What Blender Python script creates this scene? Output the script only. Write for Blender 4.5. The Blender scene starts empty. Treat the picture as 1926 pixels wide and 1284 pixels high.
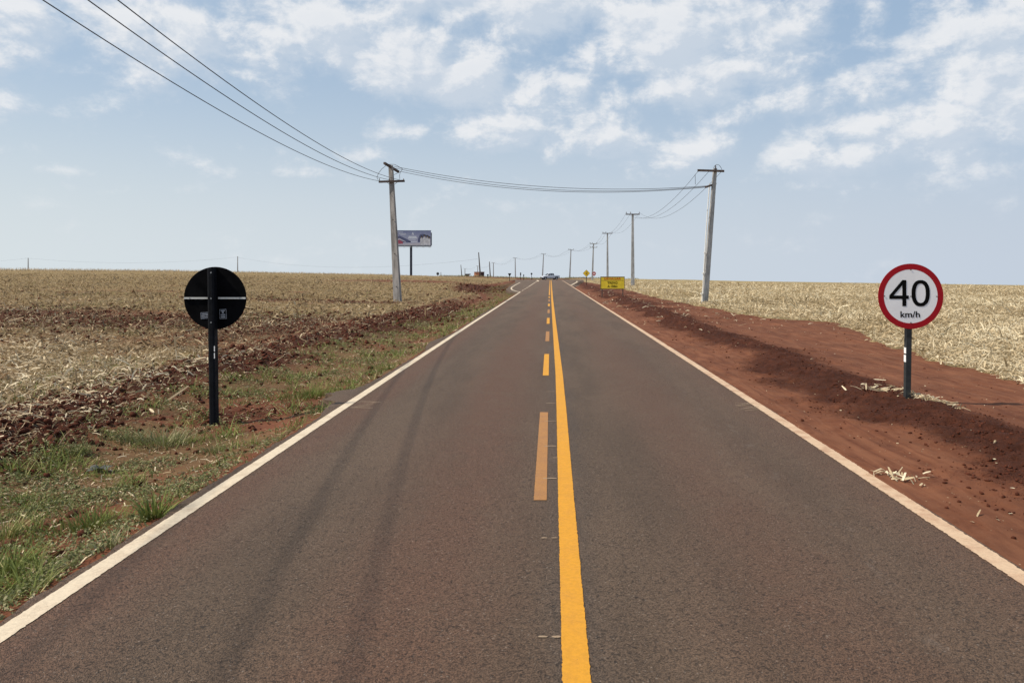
import bpy, bmesh, math, random
import numpy as np
from mathutils import Vector, Matrix

R = math.radians
random.seed(7)
rng = np.random.default_rng(11)
scene = bpy.context.scene
COL = scene.collection

# ---------------------------------------------------------------- camera
F, VX, VY, CH = 1400.0, 1035.0, 504.0, 1.9      # focal (px of a 1926 wide frame), vanishing point, eye height
cam_d = bpy.data.cameras.new('camera')
cam = bpy.data.objects.new('camera', cam_d)
COL.objects.link(cam)
cam_d.sensor_width = 36.0
cam_d.lens = F / 1926 * 36.0
cam_d.shift_x = (963 - VX) / 1926
cam_d.shift_y = -(642 - VY) / 1926
cam_d.clip_start = 0.05
cam_d.clip_end = 6000
cam.location = (0, 0, CH)
cam.rotation_euler = (R(90), 0, 0)
scene.camera = cam

# ---------------------------------------------------------------- light
SUN_AZ, SUN_EL = 101.0, 48.5     # degrees to the left of the road direction, height
sun_d = bpy.data.lights.new('sun', 'SUN')
sun_d.energy = 4.7
sun_d.angle = R(0.55)
sun_d.color = (1.0, 0.90, 0.75)
sun = bpy.data.objects.new('sun', sun_d)
COL.objects.link(sun)
sdir = Vector((-math.sin(R(SUN_AZ)) * math.cos(R(SUN_EL)), math.cos(R(SUN_AZ)) * math.cos(R(SUN_EL)), math.sin(R(SUN_EL))))
sun.rotation_euler = sdir.to_track_quat('Z', 'Y').to_euler()
scene.view_settings.view_transform = 'Standard'
scene.view_settings.look = 'None'
scene.view_settings.gamma = 1.0
scene.view_settings.use_curve_mapping = False
scene.view_settings.exposure = 0.10


class NT:
    """tiny helper to write node graphs"""
    def __init__(self, tree):
        self.t = tree
        self.n = tree.nodes
        self.l = tree.links

    def node(self, typ, **kw):
        nd = self.n.new(typ)
        for k, v in kw.items():
            setattr(nd, k, v)
        return nd

    def put(self, sock, v):
        if isinstance(v, bpy.types.NodeSocket):
            self.l.new(v, sock)
        elif v is not None:
            if isinstance(v, (tuple, list)) and len(v) == 3 and sock.type == 'RGBA':
                v = tuple(v) + (1,)
            sock.default_value = v

    def m(self, op, a, b=None, c=None, clamp=False):
        nd = self.node('ShaderNodeMath', operation=op, use_clamp=clamp)
        self.put(nd.inputs[0], a)
        if b is not None: self.put(nd.inputs[1], b)
        if c is not None: self.put(nd.inputs[2], c)
        return nd.outputs[0]

    def vm(self, op, a, b=None, s=None):
        nd = self.node('ShaderNodeVectorMath', operation=op)
        self.put(nd.inputs[0], a)
        if b is not None: self.put(nd.inputs[1], b)
        if s is not None: self.put(nd.inputs['Scale'], s)
        return nd.outputs['Value'] if op in ('LENGTH', 'DOT_PRODUCT') else nd.outputs[0]

    def noise(self, vec, scale, detail=4, rough=0.55, dist=0.0):
        nd = self.node('ShaderNodeTexNoise')
        self.put(nd.inputs['Vector'], vec)
        nd.inputs['Scale'].default_value = scale
        nd.inputs['Detail'].default_value = detail
        nd.inputs['Roughness'].default_value = rough
        nd.inputs['Distortion'].default_value = dist
        return nd.outputs[0]

    def voro(self, vec, scale, feature='F1', out=0):
        nd = self.node('ShaderNodeTexVoronoi', feature=feature)
        self.put(nd.inputs['Vector'], vec)
        nd.inputs['Scale'].default_value = scale
        return nd.outputs[out]

    def mapr(self, v, a, b, c=0.0, d=1.0, interp='SMOOTHSTEP'):
        nd = self.node('ShaderNodeMapRange', interpolation_type=interp)
        self.put(nd.inputs['Value'], v)
        nd.inputs['From Min'].default_value = a
        nd.inputs['From Max'].default_value = b
        nd.inputs['To Min'].default_value = c
        nd.inputs['To Max'].default_value = d
        return nd.outputs[0]

    def mix(self, f, a, b, blend='MIX'):
        nd = self.node('ShaderNodeMix', data_type='RGBA', blend_type=blend)
        self.put(nd.inputs[0], f)
        self.put(nd.inputs[6], a)
        self.put(nd.inputs[7], b)
        return nd.outputs[2]

    def comb(self, x, y, z):
        nd = self.node('ShaderNodeCombineXYZ')
        for i, v in enumerate((x, y, z)): self.put(nd.inputs[i], v)
        return nd.outputs[0]

    def sep(self, v):
        nd = self.node('ShaderNodeSeparateXYZ')
        self.put(nd.inputs[0], v)
        return nd.outputs

    def bump(self, h, strength=0.5, dist=0.01, normal=None):
        nd = self.node('ShaderNodeBump')
        self.put(nd.inputs['Height'], h)
        nd.inputs['Strength'].default_value = strength
        nd.inputs['Distance'].default_value = dist
        if normal is not None: self.put(nd.inputs['Normal'], normal)
        return nd.outputs[0]


# ---------------------------------------------------------------- world
world = bpy.data.worlds.new('World')
scene.world = world
world.use_nodes = True
g = NT(world.node_tree)
g.n.clear()
sky = g.node('ShaderNodeTexSky', sky_type='NISHITA')
sky.sun_disc = False
sky.sun_elevation = R(SUN_EL)
sky.sun_rotation = R(-SUN_AZ)
sky.altitude = 500
sky.air_density = 1.0
sky.dust_density = 2.2
sky.ozone_density = 1.6
SKYS = 0.12
tc = g.node('ShaderNodeTexCoord')
dirv = tc.outputs['Generated']
dx_, dy_, dz_ = g.sep(dirv)
az = g.m('ARCTAN2', dx_, dy_)
el = g.m('ARCSINE', dz_)
# (px, py, half width, half height, weight) of each cloud bank, turned into azimuth and elevation
BANKS = [(640, 60, 110, 70, .9), (770, 115, 130, 62, 1.1), (880, 150, 110, 52, 1.1), (965, 165, 60, 50, .8),
         (270, 55, 200, 66, .78), (40, 40, 130, 60, .74), (470, 75, 110, 70, .78), (1000, 10, 200, 50, .95), (860, -20, 160, 50, .8),
         (1270, 60, 190, 80, 1.0), (1400, 60, 180, 70, .85), (1330, 150, 150, 55, .9), (1110, 90, 34, 40, .6),
         (1075, 190, 50, 50, .7), (1160, 200, 55, 50, .7), (1010, 245, 150, 66, .86), (1130, 265, 110, 52, .74), (1320, 285, 120, 34, .72), (880, 265, 60, 40, .6),
         (1860, 40, 130, 62, 1.0), (1640, 50, 46, 60, .6), (1560, 30, 60, 60, .4), (1630, 180, 110, 45, .75), (1890, 150, 130, 80, 1.0), (1740, 245, 210, 66, 1.0), (1560, 345, 110, 24, .5), (1800, 320, 160, 34, .55),
         (1590, 290, 170, 44, .88), (1500, 190, 130, 36, .75), (700, 290, 50, 16, .55), (760, 252, 50, 22, .55), (1420, 200, 90, 36, .6),
         (120, 322, 50, 12, .42), (560, 328, 90, 13, .42), (250, 352, 120, 12, .36), (1640, -160, 400, 90, .8), (500, -160, 500, 60, .5), (2150, 100, 200, 120, .8), (-250, 60, 200, 90, .6)]


def density(daz, dele):
    a = g.m('ADD', az, daz)
    e = g.m('ADD', el, dele)
    p = g.comb(g.m('MULTIPLY', a, 1.0), g.m('MULTIPLY', e, 1.45), 0.37)
    n1 = g.noise(p, 13.0, 10, 0.63, 0.15)
    n2 = g.noise(p, 3.2, 2, 0.5)
    tot = None
    for (x, y, sx, sy, w) in BANKS:
        a0 = math.atan((x - VX) / F)
        e0 = math.atan((VY - y) / math.hypot(F, x - VX))
        ka = F / sx * math.cos(a0) ** 0
        ke = F / sy
        u = g.m('MULTIPLY', g.m('SUBTRACT', a, a0), ka * 1.0)
        v = g.m('MULTIPLY', g.m('SUBTRACT', e, e0), ke)
        r2 = g.m('ADD', g.m('MULTIPLY', u, u), g.m('MULTIPLY', v, v))
        ex = g.m('MULTIPLY', g.m('EXPONENT', g.m('MULTIPLY', r2, -0.9)), w)
        tot = ex if tot is None else g.m('MAXIMUM', tot, ex)
    d = g.m('ADD', g.m('MULTIPLY', g.m('SUBTRACT', n1, 0.5), 1.65), g.m('MULTIPLY', tot, 0.72))
    d = g.m('ADD', d, g.m('MULTIPLY', g.m('SUBTRACT', n2, 0.5), 0.35))
    # clouds that the photograph does not show: a loose field elsewhere
    out = g.mapr(g.m('ABSOLUTE', az), 0.9, 1.2, 0.0, 0.16)
    d = g.m('ADD', d, g.m('MULTIPLY', out, g.mapr(e, 0.12, 0.3)))
    return d


d0 = density(0.0, 0.0)
d1 = density(-0.016, 0.014)
cover = g.mapr(d0, 0.05, 0.60)
thin = g.mapr(el, 0.02, 0.20, 0.10, 1.0)
cover = g.m('MULTIPLY', cover, g.m('MULTIPLY', g.mapr(el, 0.05, 0.16, 0.42, 0.93), 1.0))
lit = g.mapr(g.m('SUBTRACT', d0, d1), -0.10, 0.20, 0.0, 1.0, 'LINEAR')
thick = g.mapr(d0, 0.25, 0.95, 0.0, 1.0)
skyc = g.mix(0.72, sky.outputs[0], (2.95, 4.05, 5.35))
# high haze that pales the sky towards the horizon
e2 = g.m('DIVIDE', g.m('MAXIMUM', el, 0.0), 0.185)
hz = g.m('EXPONENT', g.m('MULTIPLY', g.m('MULTIPLY', e2, e2), -1.0))
sunside = g.mapr(az, -0.75, 0.55, 0.0, 1.0, 'LINEAR')
hz = g.m('MAXIMUM', hz, g.m('MULTIPLY', g.m('SUBTRACT', 1.0, sunside), 0.22))
hazec = g.mix(sunside, (5.35, 5.85, 6.05), (4.3, 4.85, 5.6))
skyc = g.mix(hz, skyc, hazec)
cloudc = g.mix(lit, (4.5, 5.1, 5.85), (6.8, 6.85, 6.95))
cloudc = g.mix(g.m('MULTIPLY', thick, 0.30), cloudc, (5.0, 5.45, 6.1))
skyc = g.mix(cover, skyc, cloudc)
bg = g.node('ShaderNodeBackground')
g.l.new(skyc, bg.inputs[0])
bg.inputs[1].default_value = SKYS
wo = g.node('ShaderNodeOutputWorld')
g.l.new(bg.outputs[0], wo.inputs[0])


# ---------------------------------------------------------------- mesh and naming helpers
def tag(o, label=None, cat=None, group=None, kind=None):
    if label: o['label'] = label
    if cat: o['category'] = cat
    if group: o['group'] = group
    if kind: o['kind'] = kind
    return o


def mesh_obj(name, verts, faces, mat=None, parent=None, smooth=False, attrs=None):
    me = bpy.data.meshes.new(name)
    if isinstance(verts, np.ndarray):
        fa = np.asarray(faces, dtype=np.int32)
        me.vertices.add(len(verts))
        me.vertices.foreach_set('co', verts.astype(np.float32).ravel())
        k = fa.shape[1]
        me.loops.add(fa.size)
        me.loops.foreach_set('vertex_index', fa.ravel())
        me.polygons.add(len(fa))
        me.polygons.foreach_set('loop_start', np.arange(0, fa.size, k, dtype=np.int32))
        me.polygons.foreach_set('loop_total', np.full(len(fa), k, dtype=np.int32))
        me.update(calc_edges=True)
    else:
        me.from_pydata([tuple(v) for v in verts], [], faces)
        me.update()
    if attrs:
        for an, av in attrs.items():
            a = me.attributes.new(an, 'FLOAT', 'POINT')
            a.data.foreach_set('value', np.asarray(av, dtype=np.float32).ravel())
    if smooth:
        me.polygons.foreach_set('use_smooth', np.ones(len(me.polygons), dtype=bool))
    if mat: me.materials.append(mat)
    o = bpy.data.objects.new(name, me)
    COL.objects.link(o)
    if parent is not None: o.parent = parent
    return o


def empty(name, loc, label, cat, group=None, rz=0.0, ry=0.0, rx=0.0):
    o = bpy.data.objects.new(name, None)
    COL.objects.link(o)
    o.empty_display_size = 0.2
    o.location = loc
    o.rotation_euler = (rx, ry, rz)
    return tag(o, label, cat, group)


class MB:
    """collects simple shapes into one mesh"""
    def __init__(self):
        self.v, self.f = [], []

    def add(self, vs, fs):
        b = len(self.v)
        self.v += [tuple(p) for p in vs]
        self.f += [tuple(i + b for i in q) for q in fs]
        return self

    def box(self, c, s, M=None):
        x, y, z = s[0] / 2, s[1] / 2, s[2] / 2
        vs = [Vector((sx * x, sy * y, sz * z)) for sz in (-1, 1) for sy in (-1, 1) for sx in (-1, 1)]
        if M is not None: vs = [M @ v for v in vs]
        vs = [v + Vector(c) for v in vs]
        return self.add(vs, [(0, 2, 3, 1), (4, 5, 7, 6), (0, 1, 5, 4), (2, 6, 7, 3), (0, 4, 6, 2), (1, 3, 7, 5)])

    def beam(self, a, b, w, h=None, up=(0, 0, 1)):
        a, b = Vector(a), Vector(b)
        h = h or w
        d = (b - a); L = d.length; d.normalize()
        u = Vector(up)
        if abs(d.dot(u)) > .98: u = Vector((0, 1, 0))
        sx = d.cross(u).normalized(); sz = sx.cross(d).normalized()
        M = Matrix((sx, d, sz)).transposed()
        return self.box((a + b) / 2, (w, L, h), M)

    def loft(self, rings, caps=True):
        n = len(rings[0]); b = len(self.v)
        for r in rings: self.v += [tuple(p) for p in r]
        for i in range(len(rings) - 1):
            for j in range(n):
                k = (j + 1) % n
                self.f.append((b + i * n + j, b + i * n + k, b + (i + 1) * n + k, b + (i + 1) * n + j))
        if caps:
            self.f.append(tuple(b + j for j in reversed(range(n))))
            self.f.append(tuple(b + (len(rings) - 1) * n + j for j in range(n)))
        return self

    def tube(self, pts, r, n=6, caps=True):
        pts = [Vector(p) for p in pts]
        rings = []
        for i, p in enumerate(pts):
            d = (pts[min(i + 1, len(pts) - 1)] - pts[max(i - 1, 0)]).normalized()
            u = Vector((0, 0, 1)) if abs(d.z) < .95 else Vector((0, 1, 0))
            a = d.cross(u).normalized(); c = a.cross(d).normalized()
            rr = r[i] if isinstance(r, (list, tuple)) else r
            rings.append([p + (a * math.cos(2 * math.pi * k / n) + c * math.sin(2 * math.pi * k / n)) * rr for k in range(n)])
        return self.loft(rings, caps)

    def disc(self, c, r, y0, y1, n=64, r_in=0.0, rx=None):
        """disc or ring standing upright, faces towards -y; c = (x, z)"""
        q = [(math.cos(2 * math.pi * k / n), math.sin(2 * math.pi * k / n)) for k in range(n)]
        if r_in <= 0:
            return self.loft([[(c[0] + a * r, y1, c[1] + b * r) for a, b in q], [(c[0] + a * r, y0, c[1] + b * r) for a, b in q]])
        rings = [[(c[0] + a * rr, yy, c[1] + b * rr) for a, b in q] for rr, yy in ((r, y1), (r, y0), (r_in, y0), (r_in, y1), (r, y1))]
        return self.loft(rings, False)

    def build(self, name, mat, parent=None, smooth=False, bevel=0.0):
        o = mesh_obj(name, self.v, self.f, mat, parent, smooth)
        if bevel:
            m = o.modifiers.new('bevel', 'BEVEL'); m.width = bevel; m.segments = 2; m.limit_method = 'ANGLE'
        return o


def text_mesh(s, size, name, mat, parent, loc, offset=0.0, align='CENTER', sx=1.0, depth=0.0):
    cu = bpy.data.curves.new('txt', 'FONT')
    cu.body = s; cu.size = size; cu.align_x = align; cu.align_y = 'CENTER'
    cu.offset = offset; cu.extrude = depth; cu.resolution_u = 3
    o = bpy.data.objects.new('txt', cu)
    COL.objects.link(o)
    dg = bpy.context.evaluated_depsgraph_get()
    dg.update()
    me = bpy.data.meshes.new_from_object(o.evaluated_get(dg))
    bpy.data.objects.remove(o)
    bpy.data.curves.remove(cu)
    for v in me.vertices:
        x, y, z = v.co
        v.co = (x * sx, -z, y)
    me.materials.clear(); me.materials.append(mat)
    r = bpy.data.objects.new(name, me)
    COL.objects.link(r)
    r.parent = parent
    r.location = loc
    return r


def copy_tree(o, parent=None):
    c = o.copy()
    COL.objects.link(c)
    c.parent = parent
    for ch in [q for q in list(scene.objects) if q.parent == o]:
        copy_tree(ch, c)
    return c


# ---------------------------------------------------------------- materials
MATS = {}


def simple(name, col, rough=0.6, metal=0.0, var=0.0, scale=8.0, bump=0.0, bscale=40.0, spec=0.5, col2=None, stretch=None):
    m = bpy.data.materials.new(name); m.use_nodes = True
    h = NT(m.node_tree)
    b = h.n['Principled BSDF']
    b.inputs['Roughness'].default_value = rough
    b.inputs['Metallic'].default_value = metal
    b.inputs['Specular IOR Level'].default_value = spec
    t = h.node('ShaderNodeTexCoord').outputs['Object']
    if stretch: t = h.vm('MULTIPLY', t, stretch)
    if var > 0:
        n = h.noise(t, scale, 5, .6)
        c2 = col2 if col2 else tuple(c * (1 - var) for c in col)
        f = h.mapr(n, .35, .68)
        h.l.new(h.mix(f, tuple(min(1, c * (1 + (var * .5 if not col2 else 0))) for c in col), c2), b.inputs['Base Color'])
        r = h.mapr(n, .3, .7, max(0, rough - .1), min(1, rough + .12))
        h.l.new(r, b.inputs['Roughness'])
    else:
        b.inputs['Base Color'].default_value = (*col, 1)
    if bump > 0:
        h.l.new(h.bump(h.noise(t, bscale, 4, .6), bump, .01), b.inputs['Normal'])
    MATS[name] = m
    return m


concrete = simple('concrete', (.36, .36, .36), .9, var=.35, scale=5, bump=.5, bscale=60, stretch=(1, 1, .25))
concrete_old = simple('concrete_old', (.33, .31, .295), .92, var=.4, scale=4, bump=.5, bscale=50, stretch=(1, 1, .2))
wood_arm = simple('wood_arm', (.085, .060, .052), .85, var=.4, scale=9)
steel = simple('steel', (.30, .31, .32), .5, .6, var=.2)
ceramic = simple('ceramic', (.10, .085, .08), .3, var=.2)
cable = simple('cable', (.03, .03, .033), .6)
blackpaint = simple('blackpaint', (.003, .003, .004), .8, var=.3, scale=6, spec=.06)
postblack = simple('postblack', (.006, .007, .010), .65, var=.35, scale=12, spec=.12)
postgrey = simple('postgrey', (.020, .024, .025), .55, var=.35, scale=14)
white_sheet = simple('white_sheet', (.90, .90, .91), .5, var=.05, scale=3)
red_sheet = simple('red_sheet', (.37, .006, .014), .6, var=.08, scale=3, spec=.2)
reflective = simple('reflective', (.9, .9, .9), .35)
bracket = simple('bracket', (.62, .62, .60), .45, .2, var=.15)
sticker_white = simple('sticker_white', (.30, .32, .36), .5)
sticker_blue = simple('sticker_blue', (.012, .02, .05), .5)
yellow_board = simple('yellow_board', (.82, .60, .03), .5, var=.12, scale=3)
yellow_sign = simple('yellow_sign', (.95, .62, .02), .45, var=.1)
orange_text = simple('orange_text', (.60, .10, .01), .6, var=.25, scale=9)
black_text = simple('black_text', (.006, .006, .006), .9, spec=.05)
board_edge = simple('board_edge', (.12, .09, .02), .6)
navy_steel = simple('navy_steel', (.012, .016, .035), .5, var=.2)
pipe_white = simple('pipe_white', (.75, .74, .70), .5, var=.1)
wood_post = simple('wood_post', (.11, .08, .065), .85, var=.4, scale=10)


def striped(name):
    pass


# soil, straw and vegetation -------------------------------------------------
def ground_material():
    m = bpy.data.materials.new('field_soil'); m.use_nodes = True
    h = NT(m.node_tree)
    b = h.n['Principled BSDF']
    b.inputs['Roughness'].default_value = 0.95
    b.inputs['Specular IOR Level'].default_value = 0.15
    geo = h.node('ShaderNodeNewGeometry')
    P = geo.outputs['Position']
    at = lambda n: h.node('ShaderNodeAttribute', attribute_name=n).outputs['Fac']
    straw, clod, grass, dust = at('straw'), at('clod'), at('grass'), at('dust')
    fine = h.noise(P, 55, 5, .7)
    mid = h.noise(P, 6, 6, .65)
    big = h.noise(P, .7, 4, .6)
    soil = h.mix(h.mapr(mid, .32, .68), (.110, .038, .019), (.155, .058, .029))
    soil = h.mix(h.m('MULTIPLY', h.mapr(fine, .55, .75), .45), soil, (.16, .064, .038))
    soil = h.mix(h.m('MULTIPLY', h.mapr(fine, .30, .42, 1, 0), .5), soil, (.045, .016, .011))
    # smooth tracks along the road: streaks stretched in y
    Ps = h.vm('MULTIPLY', P, (5.0, .9, 1))
    streak = h.noise(Ps, 1.1, 6, .62, .6)
    soil = h.mix(h.m('MULTIPLY', dust, h.m('MULTIPLY', h.mapr(streak, .36, .66), .8)), soil, (.190, .079, .042))
    spk = h.node('ShaderNodeTexVoronoi'); h.put(spk.inputs['Vector'], P); spk.inputs['Scale'].default_value = 38
    spc = h.node('ShaderNodeSeparateColor'); h.l.new(spk.outputs[1], spc.inputs[0])
    chaff = h.m('MULTIPLY', h.mapr(spc.outputs[0], .965, .97), h.mapr(spk.outputs[0], .22, .32, 1, 0))
    chaff = h.m('MULTIPLY', chaff, h.mapr(h.noise(P, 1.6, 4, .6), .42, .60))
    soil = h.mix(h.m('MULTIPLY', chaff, .8), soil, (.50, .38, .24))
    ruts = h.noise(h.vm('MULTIPLY', P, (7.0, .35, 1)), 1.0, 4, .6, .8)
    soil = h.mix(h.m('MULTIPLY', dust, h.m('MULTIPLY', h.mapr(ruts, .50, .62), .35)), soil, (.070, .022, .013))
    clod = h.mapr(h.m('ADD', clod, h.m('ADD', h.m('MULTIPLY', h.m('SUBTRACT', mid, .5), 1.3), h.m('MULTIPLY', h.m('SUBTRACT', fine, .5), 1.2))), .22, .90)
    dark = h.mix(h.mapr(mid, .3, .7), (.056, .018, .010), (.100, .033, .018))
    soil = h.mix(clod, soil, dark)
    # litter of old straw, grey-olive to pale
    Pa = h.vm('MULTIPLY', P, (1.0, .33, 1))
    fl = h.noise(Pa, 9, 7, .75)
    fl2 = h.noise(P, 34, 4, .75)
    st = h.mix(h.mapr(fl, .34, .66), (.125, .095, .048), (.33, .26, .145))
    st = h.mix(h.mapr(fl2, .56, .70), st, (.46, .38, .24))
    st = h.mix(h.m('MULTIPLY', h.mapr(fl2, .30, .42, 1, 0), .7), st, (.055, .030, .018))
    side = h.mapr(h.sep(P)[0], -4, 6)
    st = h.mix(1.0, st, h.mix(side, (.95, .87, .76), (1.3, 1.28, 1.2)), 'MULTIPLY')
    sm = h.mapr(h.m('ADD', straw, h.m('MULTIPLY', h.m('SUBTRACT', fl2, .5), 1.1)), .35, .65)
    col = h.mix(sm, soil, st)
    gr = h.mix(h.mapr(fine, .35, .65), (.060, .040, .020), (.180, .135, .062))
    gm = h.mapr(h.m('ADD', grass, h.m('MULTIPLY', h.m('SUBTRACT', mid, .5), 1.6)), .40, .75)
    col = h.mix(h.m('MULTIPLY', gm, .6), col, gr)
    col = h.mix(1.0, col, h.mix(h.mapr(big, .3, .7), (.86, .86, .86), (1.12, 1.10, 1.06)), 'MULTIPLY')
    h.l.new(col, b.inputs['Base Color'])
    hh = h.m('ADD', h.m('ADD', h.m('MULTIPLY', fine, .8), h.m('MULTIPLY', h.noise(P, 130, 3, .7), .35)), h.m('MULTIPLY', mid, 1.0))
    hh = h.m('ADD', hh, h.m('MULTIPLY', h.m('MULTIPLY', fl2, straw), 1.0))
    rut = h.noise(h.vm('MULTIPLY', P, (7.0, .35, 1)), 1.0, 4, .6, .8)
    hh = h.m('ADD', hh, h.m('MULTIPLY', h.m('MULTIPLY', rut, dust), 1.4))
    hh = h.m('ADD', hh, h.m('MULTIPLY', h.m('MULTIPLY', h.noise(P, 21, 4, .7), clod), 1.6))
    nb = h.node('ShaderNodeBump')
    h.l.new(hh, nb.inputs['Height'])
    h.l.new(h.m('ADD', h.m('MULTIPLY', h.m('MAXIMUM', clod, straw), .55), .28), nb.inputs['Strength'])
    nb.inputs['Distance'].default_value = .05
    h.l.new(nb.outputs[0], b.inputs['Normal'])
    return m


def road_material():
    m = bpy.data.materials.new('asphalt'); m.use_nodes = True
    h = NT(m.node_tree)
    b = h.n['Principled BSDF']
    b.inputs['Specular IOR Level'].default_value = 0.35
    P = h.node('ShaderNodeNewGeometry').outputs['Position']
    x, y, z = h.sep(P)
    big = h.noise(h.vm('MULTIPLY', P, (1, .16, 1)), 1.3, 5, .6)
    patch = h.noise(P, 2.2, 5, .65)
    agg = h.voro(P, 120)
    aggc = h.voro(P, 120, out=1)
    grain = h.noise(P, 210, 3, .7)
    pit = h.voro(h.vm('ADD', P, h.vm('SCALE', h.node('ShaderNodeTexNoise').outputs[1], s=0.0)), 34)
    crk = h.noise(P, 42, 5, .75)
    base = h.mix(h.mapr(big, .3, .7), (.092, .059, .037), (.134, .087, .056))
    # bands of red dust carried from the fields, wheel tracks kept cleaner
    wob = h.m('MULTIPLY', h.m('SUBTRACT', big, .5), .9)
    xw = h.m('ADD', x, wob)

    def band(c, w):
        t = h.m('DIVIDE', h.m('SUBTRACT', xw, c), w)
        return h.m('EXPONENT', h.m('MULTIPLY', h.m('MULTIPLY', t, t), -1))
    red = h.m('ADD', h.m('MULTIPLY', band(-.80, .55), 1.1), h.m('MULTIPLY', band(-2.62, .32), 1.1))
    red = h.m('ADD', red, h.m('MULTIPLY', band(1.45, .55), .8))
    red = h.m('ADD', red, h.m('MULTIPLY', band(2.9, .55), .75))
    red = h.m('MULTIPLY', red, h.mapr(patch, .25, .6, .55, 1.0))
    red = h.m('MULTIPLY', red, h.mapr(y, 10, 60, 1.0, .45))
    col = h.mix(h.m('MINIMUM', red, 1.0), base, (.127, .067, .041))
    # pale scuffed dust in the right lane
    pale = h.m('MULTIPLY', band(2.02, .22), h.mapr(h.noise(h.vm('MULTIPLY', P, (1, .4, 1)), 7, 5, .7), .55, .75))
    col = h.mix(h.m('MULTIPLY', pale, .38), col, (.20, .16, .135))
    col = h.mix(h.m('MULTIPLY', band(.14, .16), .35), col, (.070, .056, .048))
    # single stones and pits
    sepc = h.node('ShaderNodeSeparateColor'); h.l.new(aggc, sepc.inputs[0])
    st = h.mapr(sepc.outputs[0], 0, 1, .80, 1.20, 'LINEAR')
    col = h.mix(1.0, col, h.comb(st, st, st), 'MULTIPLY')
    lightst = h.mapr(sepc.outputs[1], .988, .992)
    col = h.mix(h.m('MULTIPLY', lightst, .45), col, (.30, .25, .21))
    crk2 = h.noise(P, 75, 4, .7, .8)
    pits = h.m('MULTIPLY', h.m('MAXIMUM', h.mapr(crk, .585, .65), h.m('MULTIPLY', h.mapr(crk2, .56, .64), .7)), h.mapr(patch, .25, .6, .5, 1))
    col = h.mix(h.m('MULTIPLY', pits, .8), col, (.022, .015, .012))
    h.l.new(col, b.inputs['Base Color'])
    h.l.new(h.mapr(grain, .3, .7, .68, .92), b.inputs['Roughness'])
    hh = h.m('SUBTRACT', h.m('ADD', h.m('MULTIPLY', grain, .5), h.mapr(agg, 0, .6, 1, 0)), h.m('MULTIPLY', pits, 1.6))
    h.l.new(h.bump(hh, .95, .008), b.inputs['Normal'])
    return m


def paint_material(name, col, worn, wearcol=(.09, .065, .05), dirt=(.30, .19, .12), dirtamt=.3):
    m = bpy.data.materials.new(name); m.use_nodes = True
    h = NT(m.node_tree)
    b = h.n['Principled BSDF']
    b.inputs['Roughness'].default_value = .7
    b.inputs['Specular IOR Level'].default_value = .3
    P = h.node('ShaderNodeNewGeometry').outputs['Position']
    n = h.noise(P, 95, 4, .75)
    n2 = h.noise(P, 5, 5, .65)
    n3 = h.noise(P, 38, 4, .7)
    c = h.mix(h.mapr(n3, .35, .7), col, tuple(q * .84 for q in col))
    c = h.mix(h.m('MULTIPLY', h.mapr(n2, .42, .70), dirtamt), c, dirt)
    holes = h.mapr(h.m('ADD', n, h.m('MULTIPLY', h.m('SUBTRACT', n2, .5), .25)), .66 - worn, .72 - worn)
    c = h.mix(h.m('MULTIPLY', holes, .75), c, wearcol)
    h.l.new(c, b.inputs['Base Color'])
    h.l.new(h.bump(h.m('ADD', n, n3), .5, .006), b.inputs['Normal'])
    return m


def straw_material(name, c1, c2, c3):
    m = bpy.data.materials.new(name); m.use_nodes = True
    h = NT(m.node_tree)
    b = h.n['Principled BSDF']
    b.inputs['Roughness'].default_value = .75
    b.inputs['Specular IOR Level'].default_value = .25
    r = h.node('ShaderNodeAttribute', attribute_name='rnd').outputs['Fac']
    P = h.node('ShaderNodeNewGeometry').outputs['Position']
    n = h.noise(P, 60, 3, .6)
    c = h.mix(h.mapr(r, 0, .55, interp='LINEAR'), c1, c2)
    c = h.mix(h.mapr(r, .6, 1, interp='LINEAR'), c, c3)
    c = h.mix(h.m('MULTIPLY', h.mapr(n, .4, .7), .35), c, tuple(q * .6 for q in c1))
    h.l.new(c, b.inputs['Base Color'])
    tr = h.node('ShaderNodeBsdfTranslucent')
    h.l.new(c, tr.inputs[0])
    mx = h.node('ShaderNodeMixShader'); mx.inputs[0].default_value = .22
    h.l.new(b.outputs[0], mx.inputs[1]); h.l.new(tr.outputs[0], mx.inputs[2])
    h.l.new(mx.outputs[0], h.n['Material Output'].inputs[0])
    return m


M_ground = ground_material()
M_road = road_material()
M_white = paint_material('white_paint', (.64, .53, .39), .04, dirtamt=.32)
M_white_dusty = paint_material('white_paint_dusty', (.58, .41, .27), .04, dirtamt=.6, dirt=(.33, .16, .09))
M_yellow = paint_material('yellow_paint', (.61, .28, .020), .015, dirtamt=.25, dirt=(.45, .2, .04))
M_yellow_faded = paint_material('yellow_paint_faded', (.37, .175, .055), .05, dirtamt=.4, dirt=(.25, .12, .06))
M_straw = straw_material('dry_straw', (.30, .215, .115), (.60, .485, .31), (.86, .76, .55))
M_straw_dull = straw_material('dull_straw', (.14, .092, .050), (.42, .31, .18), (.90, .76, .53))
M_grass = straw_material('green_blades', (.085, .115, .022), (.22, .25, .065), (.48, .42, .20))
M_weed = straw_material('weed_leaves', (.085, .100, .034), (.21, .215, .085), (.48, .42, .26))
M_clod = simple('soil_clod', (.080, .025, .014), .95, var=.45, scale=3, bump=.8, bscale=80, spec=.1)


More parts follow.
